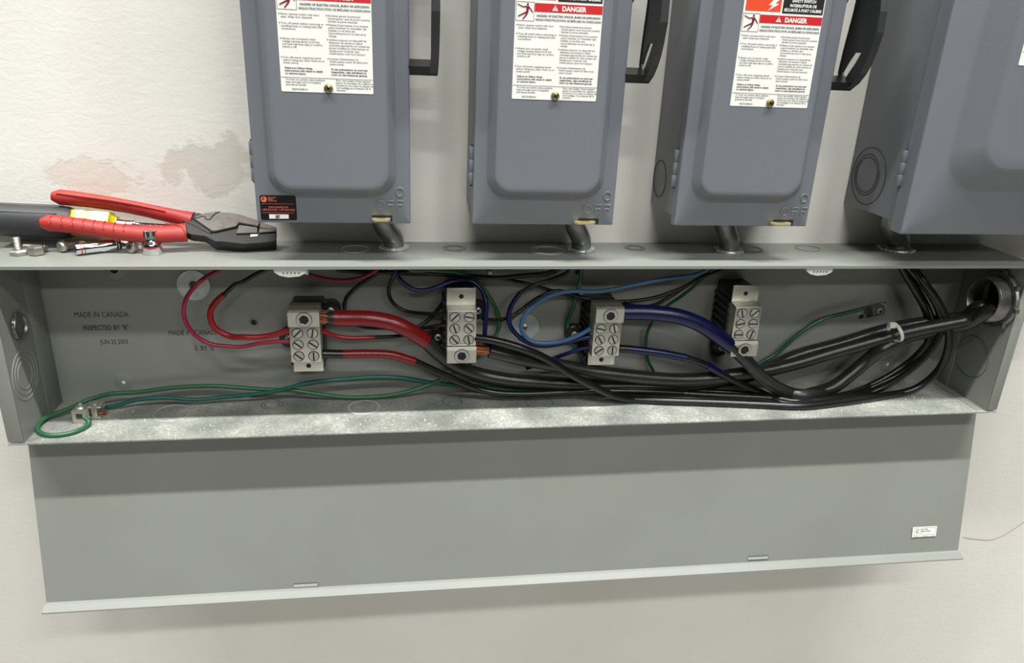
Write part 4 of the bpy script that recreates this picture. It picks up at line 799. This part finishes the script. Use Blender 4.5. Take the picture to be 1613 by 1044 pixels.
# ------------------------------------------------------------------ tools and hardware on top of the trough
P0, P1, P2 = at(375, 368, -0.036), at(63, 353, -0.052), at(84, 310, -0.020)
PN = (P1 - P0).cross(P2 - P0).normalized(); PN = PN if PN.y < 0 else -PN
def pp(px, py, off=0.0): return onplane(px, py, P0, PN) + PN * off
def zz8(*pts): return [(260 + x / 8.065, 300 + y / 8.065) for x, y in pts]
PL = thing('linemans_pliers', (P0.x, P0.y, H), 'large pliers with red rubber grips and blackened jaws lying on the trough top', 'pliers')
def grip(pts, ra, rb, name='handle_grip'):
    ctr = spline([pp(x, y) for x, y in pts], 0.006); n_ = len(ctr); rs = []
    for i in range(n_):
        s = i / (n_ - 1); e = min(1, math.sqrt(max(0, 1 - (1 - min(1, s / 0.05)) ** 2)) * 0.45 + 0.55) * (1.0 if s < 0.9 else 1.0 + (s - 0.9) * 1.6)
        wv = 1 + 0.035 * math.sin(s * 46) * (1 if 0.2 < s < 0.75 else 0)
        rs.append((ra(s) * e * wv, rb * min(e, 1.0)))
    k = MB(); k.tube(ctr, rs, 20, flat=(pp(100, 300) - pp(100, 320))); return k.build(name, M['grip'], PL)
g_ = grip([(82, 309), (120, 313), (171, 320), (215, 328), (257, 337), (304, 347)], lambda s: 0.0086 - 0.002 * math.sin(s * math.pi), 0.0085)
k = MB(); k.tube(spline([pp(x, y, 0.0085) for x, y in ((92, 313), (130, 318), (175, 324), (220, 332), (262, 341))], 0.006), 0.0010, 8); k.build('grip_ridge', M['grip'], g_)
g_ = grip([(64, 351), (90, 352), (130, 357), (171, 363), (215, 368), (250, 369), (294, 366)], lambda s: 0.0086 + 0.0014 * s, 0.0085)
k = MB(); k.tube(spline([pp(x, y, 0.0086) for x, y in ((262, 360), (276, 361), (288, 366), (295, 377))], 0.005), 0.0007, 8)
for x in (82, 100, 117, 134, 150, 166, 182, 198): k.tube(spline([pp(x + 3, 345 + (x - 60) * .10, 0.0078), pp(x - 1, 350 + (x - 60) * .10, 0.0088), pp(x - 1, 358 + (x - 60) * .10, 0.0082)], 0.004), 0.0006, 6)
k.build('grip_ridge', M['grip'], g_)
def plate(pts, o0, o1, name, mat, parent, bev=0.0008, label=None):
    a = [pp(x, y) for x, y in pts]; bm = bmesh.new(); v0 = [bm.verts.new(p + PN * o0) for p in a]; v1 = [bm.verts.new(p + PN * o1) for p in a]; n_ = len(a)
    bm.faces.new(v0); bm.faces.new(v1[::-1])
    for i in range(n_): bm.faces.new((v0[i], v1[i], v1[(i + 1) % n_], v0[(i + 1) % n_]))
    bmesh.ops.recalc_face_normals(bm, faces=bm.faces[:]); bmesh.ops.bevel(bm, geom=bm.edges[:], offset=bev, segments=1, affect='EDGES'); k = MB(); k.frombm(bm); return k.build(name, mat, parent, label, 25)
plate(zz8((225, 350), (430, 320), (520, 345), (640, 560), (560, 590), (350, 480), (225, 430)), -0.006, 0.0055, 'handle_arm', M['tool_steel'], PL)
plate(zz8((240, 440), (350, 440), (620, 600), (700, 690), (640, 690), (510, 620), (340, 600), (250, 560)), -0.006, 0.0050, 'handle_arm', M['tool_steel'], PL)
plate(zz8((360, 405), (500, 345), (660, 318), (705, 330), (830, 336), (950, 355), (1210, 440), (1190, 512), (945, 465), (915, 512), (650, 572), (600, 572)), -0.006, 0.0078, 'upper_jaw', M['tool_face'], PL)
plate(zz8((1216, 442), (1418, 516), (1418, 560), (1200, 522)), -0.006, 0.0070, 'upper_jaw_tip', M['tool_face'], PL)
lj = plate(zz8((600, 575), (660, 575), (915, 515), (1180, 590), (1415, 575), (1415, 680), (1290, 700), (1000, 722), (720, 690), (650, 690), (560, 630)), -0.010, 0.0052, 'lower_jaw', M['tool_steel'], PL)
plate(zz8((945, 488), (1180, 520), (1180, 590), (1060, 594), (905, 600)), -0.002, 0.0074, 'cutter_face', M['tool_face'], lj, 0.0005)
plate(zz8((1200, 528), (1412, 552), (1412, 566), (1190, 590)), -0.002, 0.0070, 'jaw_face', M['tool_face'], lj, 0.0005)
plate(zz8((1090, 588), (1185, 590), (1180, 625), (1080, 632)), 0.003, 0.0058, 'cutting_edge', M['chrome'], lj, 0.0003)
k = MB(); k.tube([pp(x, y, 0.0079) for x, y in zz8((360, 405), (435, 408), (455, 392), (485, 385), (515, 395), (535, 428), (580, 430), (610, 385), (660, 345), (705, 330))], 0.0007, 6); k.build('joint_line', M['hole'], PL)

# screwdriver: black rubber grip, yellow acetate core, steel ferrule
SD = thing('screwdriver', at(60, 370, -0.02), 'thick screwdriver with black rubber grip and yellow core lying behind the pliers', 'screwdriver')
a, c = at(-50, 343, -0.0215), at(190, 354, -0.0205); d = (c - a); ln = d.length; d.normalize()
e1 = (at(117, 350, -0.021) - a).dot(d); e2 = (at(186, 353, -0.021) - a).dot(d)
k = MB(); k.lathe([(0.004, -0.03), (0.0155, -0.028), (0.0178, -0.02), (0.0178, 0.02), (0.0184, e1 - 0.02), (0.0172, e1 - 0.004), (0.0150, e1)], a, d, 8 * 4); k.build('rubber_grip', M['rubber'], SD)
k = MB()
for j in range(5):
    an = math.radians(-60 + j * 38); u = d.orthogonal().normalized(); v = d.cross(u); off = (u * math.cos(an) + v * math.sin(an)) * 0.0176
    k.tube([a + off, a + off + d * (e1 - 0.012)], 0.0013, 6)
k.build('grip_rib', M['rubber'], SD)
k = MB(); k.lathe([(0.0135, e1 - 0.004), (0.0162, e1 + 0.001), (0.0162, e1 + 0.012), (0.0148, e1 + 0.016), (0.0158, e1 + 0.024), (0.0150, e1 + 0.038), (0.0120, e2 - 0.005), (0.0095, e2)], a, d, 6); k.build('handle_core', M['acetate'], SD, 'yellow transparent handle core')
k = MB(); k.lathe([(0.0070, e2 - 0.002), (0.0070, e2 + 0.004), (0.0062, e2 + 0.006), (0.0062, e2 + 0.018), (0.0045, e2 + 0.019), (0.0035, e2 + 0.060)], a, d, 20); k.build('shaft', M['chrome'], SD)

# hex nut driver bit with coloured rings
ND = thing('nut_driver_bit', atz(150, 396, H), 'chrome nut driver bit with red and black rings lying in front of the pliers', 'bit')
a = atz(122, 402, H) + Vector((0, 0, 0.0064)); c = atz(188, 394, H) + Vector((0, 0, 0.0066)); d = (c - a); ln = d.length; d.normalize()
k = MB(); k.lathe([(0.0042, -0.001), (0.0056, -0.0012), (0.0063, 0), (0.0063, ln * .55), (0.0070, ln * .60), (0.0070, ln * .92), (0.0050, ln * .97)], a, d, 28); k.build('bit_body', M['chrome'], ND)
k = MB(); k.annulus(a + d * 0.0035, d, 0.0060, 0.00645, 0.0011, 28); k.build('red_ring', M['sign_red'], ND)
k = MB(); k.annulus(a + d * 0.0068, d, 0.0060, 0.00640, 0.0006, 28); k.build('black_ring', M['plastic'], ND)
k = MB(); k.annulus(a + d * ln * .93, d, 0.0050, 0.0062, 0.0014, 24); k.build('black_ring', M['plastic'], ND)
k = MB(); k.annulus(a + d * (ln * .93 + 0.0035), d, 0.0046, 0.0054, 0.0014, 24); k.build('black_ring', M['plastic'], ND)
k = MB(); k.lathe([(0, -0.0015), (0.0042, -0.0015)], a, d, 6, False); k.build('hex_socket', M['hole'], ND)
k = MB(); k.lathe([(0.0044, ln * .95), (0.0044, ln * 1.12), (0.0036, ln * 1.13), (0.0036, ln * 1.42)], a, d, 6); k.build('hex_shank', M['chrome'], ND)

# upright socket adapter
c = atz(241, 399, H); SA = thing('socket', c, 'upright chrome stepped socket with a green and a red ring beside the pliers', 'socket')
k = MB(); k.lathe([(0.0098, 0), (0.0102, 0.0006), (0.0102, 0.0098), (0.0094, 0.0118), (0.0066, 0.0140), (0.0058, 0.0160), (0.0058, 0.0178), (0.0068, 0.0190), (0.0068, 0.0255), (0.0060, 0.0262), (0.0040, 0.0262), (0.0040, 0.022), (0, 0.022)], c, (0, 0, 1), 32); k.build('socket_body', M['chrome'], SA)
k = MB(); k.annulus(c + Vector((0, 0, 0.0078)), (0, 0, 1), 0.0098, 0.01035, 0.0010, 32); k.build('red_ring', M['sign_red'], SA)
k = MB(); k.annulus(c + Vector((0, 0, 0.0165)), (0, 0, 1), 0.0056, 0.0064, 0.0016, 32); k.build('green_ring', M['green_ink'], SA)
k = MB()
for j in range(8):
    a_ = j * math.pi / 4; k.box(c.x + math.cos(a_) * .0066 - .0009, c.x + math.cos(a_) * .0066 + .0009, c.y + math.sin(a_) * .0066 - .0009, c.y + math.sin(a_) * .0066 + .0009, H + .0195, H + .0253, .0003)
k.build('flute', M['hole'], SA)

def hexhead(mb, c, ax_, r, h): mb.lathe([(r * .93, 0), (r, h * .12), (r, h * .85), (r * .9, h)], c, ax_, 6)
def threaded(mb, c, ax_, r, l_):
    pr = [(r * .6, -0.0005)]; h = 0
    while h < l_: pr += [(r, h), (r * .84, h + 0.0006)]; h += 0.0012
    pr.append((r * .7, l_)); mb.lathe(pr, c, ax_, 18)
c = atz(30.5, 401, H); B1 = thing('hex_bolt', c, 'small bolt standing upright on its hex head, furthest left on the trough', 'bolt')
k = MB(); k.lathe([(0.0082, 0), (0.0088, 0.0006), (0.0088, 0.0040), (0.0070, 0.0058), (0.0045, 0.0062)], c, (0, 0, 1), 6); k.build('bolt_head', M['stainless'], B1)
k = MB(); threaded(k, c + Vector((0, 0, 0.006)), (0, 0, 1), 0.0034, 0.0125); k.build('bolt_shank', M['stainless'], B1)
c = atz(58, 401, H); B2 = thing('hex_bolt', c, 'bolt with tapered hex head lying beside the upright bolt', 'bolt')
k = MB(); k.lathe([(0.0066, 0), (0.0080, 0.0012), (0.0084, 0.0075), (0.0072, 0.0092)], c, (0, 0, 1), 6); k.build('bolt_head', M['stainless'], B2)
k = MB(); k.tube([c + Vector((-0.018, 0.016, 0.0045)), c + Vector((0.006, 0.010, 0.0045))], 0.003, 12); k.build('bolt_shank', M['stainless'], B2)
c = atz(96, 398, H) + Vector((0, 0, 0.0064)); B3 = thing('hex_bolt', c - Vector((0, 0, .0064)), 'bolt lying on its side with its round head facing out', 'bolt')
d = Vector((0.55, 0.82, 0.03)).normalized()
k = MB(); k.lathe([(0.0050, -0.0005), (0.0062, 0.0008), (0.0064, 0.0020), (0.0062, 0.0048), (0.0035, 0.005)], c, d, 8); k.build('bolt_head', M['stainless'], B3)
k = MB(); k.tube([c + d * .004, c + d * .028 - Vector((0, 0, .003))], 0.0031, 14); k.build('bolt_shank', M['stainless'], B3)
c = atz(209, 398, H) + Vector((0, 0, 0.0062)); B4 = thing('hex_nut', c - Vector((0, 0, .0062)), 'small hex lock nut on its side between the nut driver bit and the socket', 'nut')
d = Vector((-0.45, -0.85, 0.25)).normalized(); k = MB()
k.lathe([(0.0030, 0.0042), (0.0052, 0.0042), (0.0056, 0.0030), (0.0070, 0.0022), (0.0070, -0.0030), (0.0064, -0.0036), (0.0030, -0.0036), (0.0030, 0.0042)], c, d, 6, False); k.build('nut_body', M['stainless'], B4)
k = MB(); k.lathe([(0, 0), (0.0031, 0)], c + d * 0.001, d, 14, False); k.build('nut_hole', M['hole'], B4)
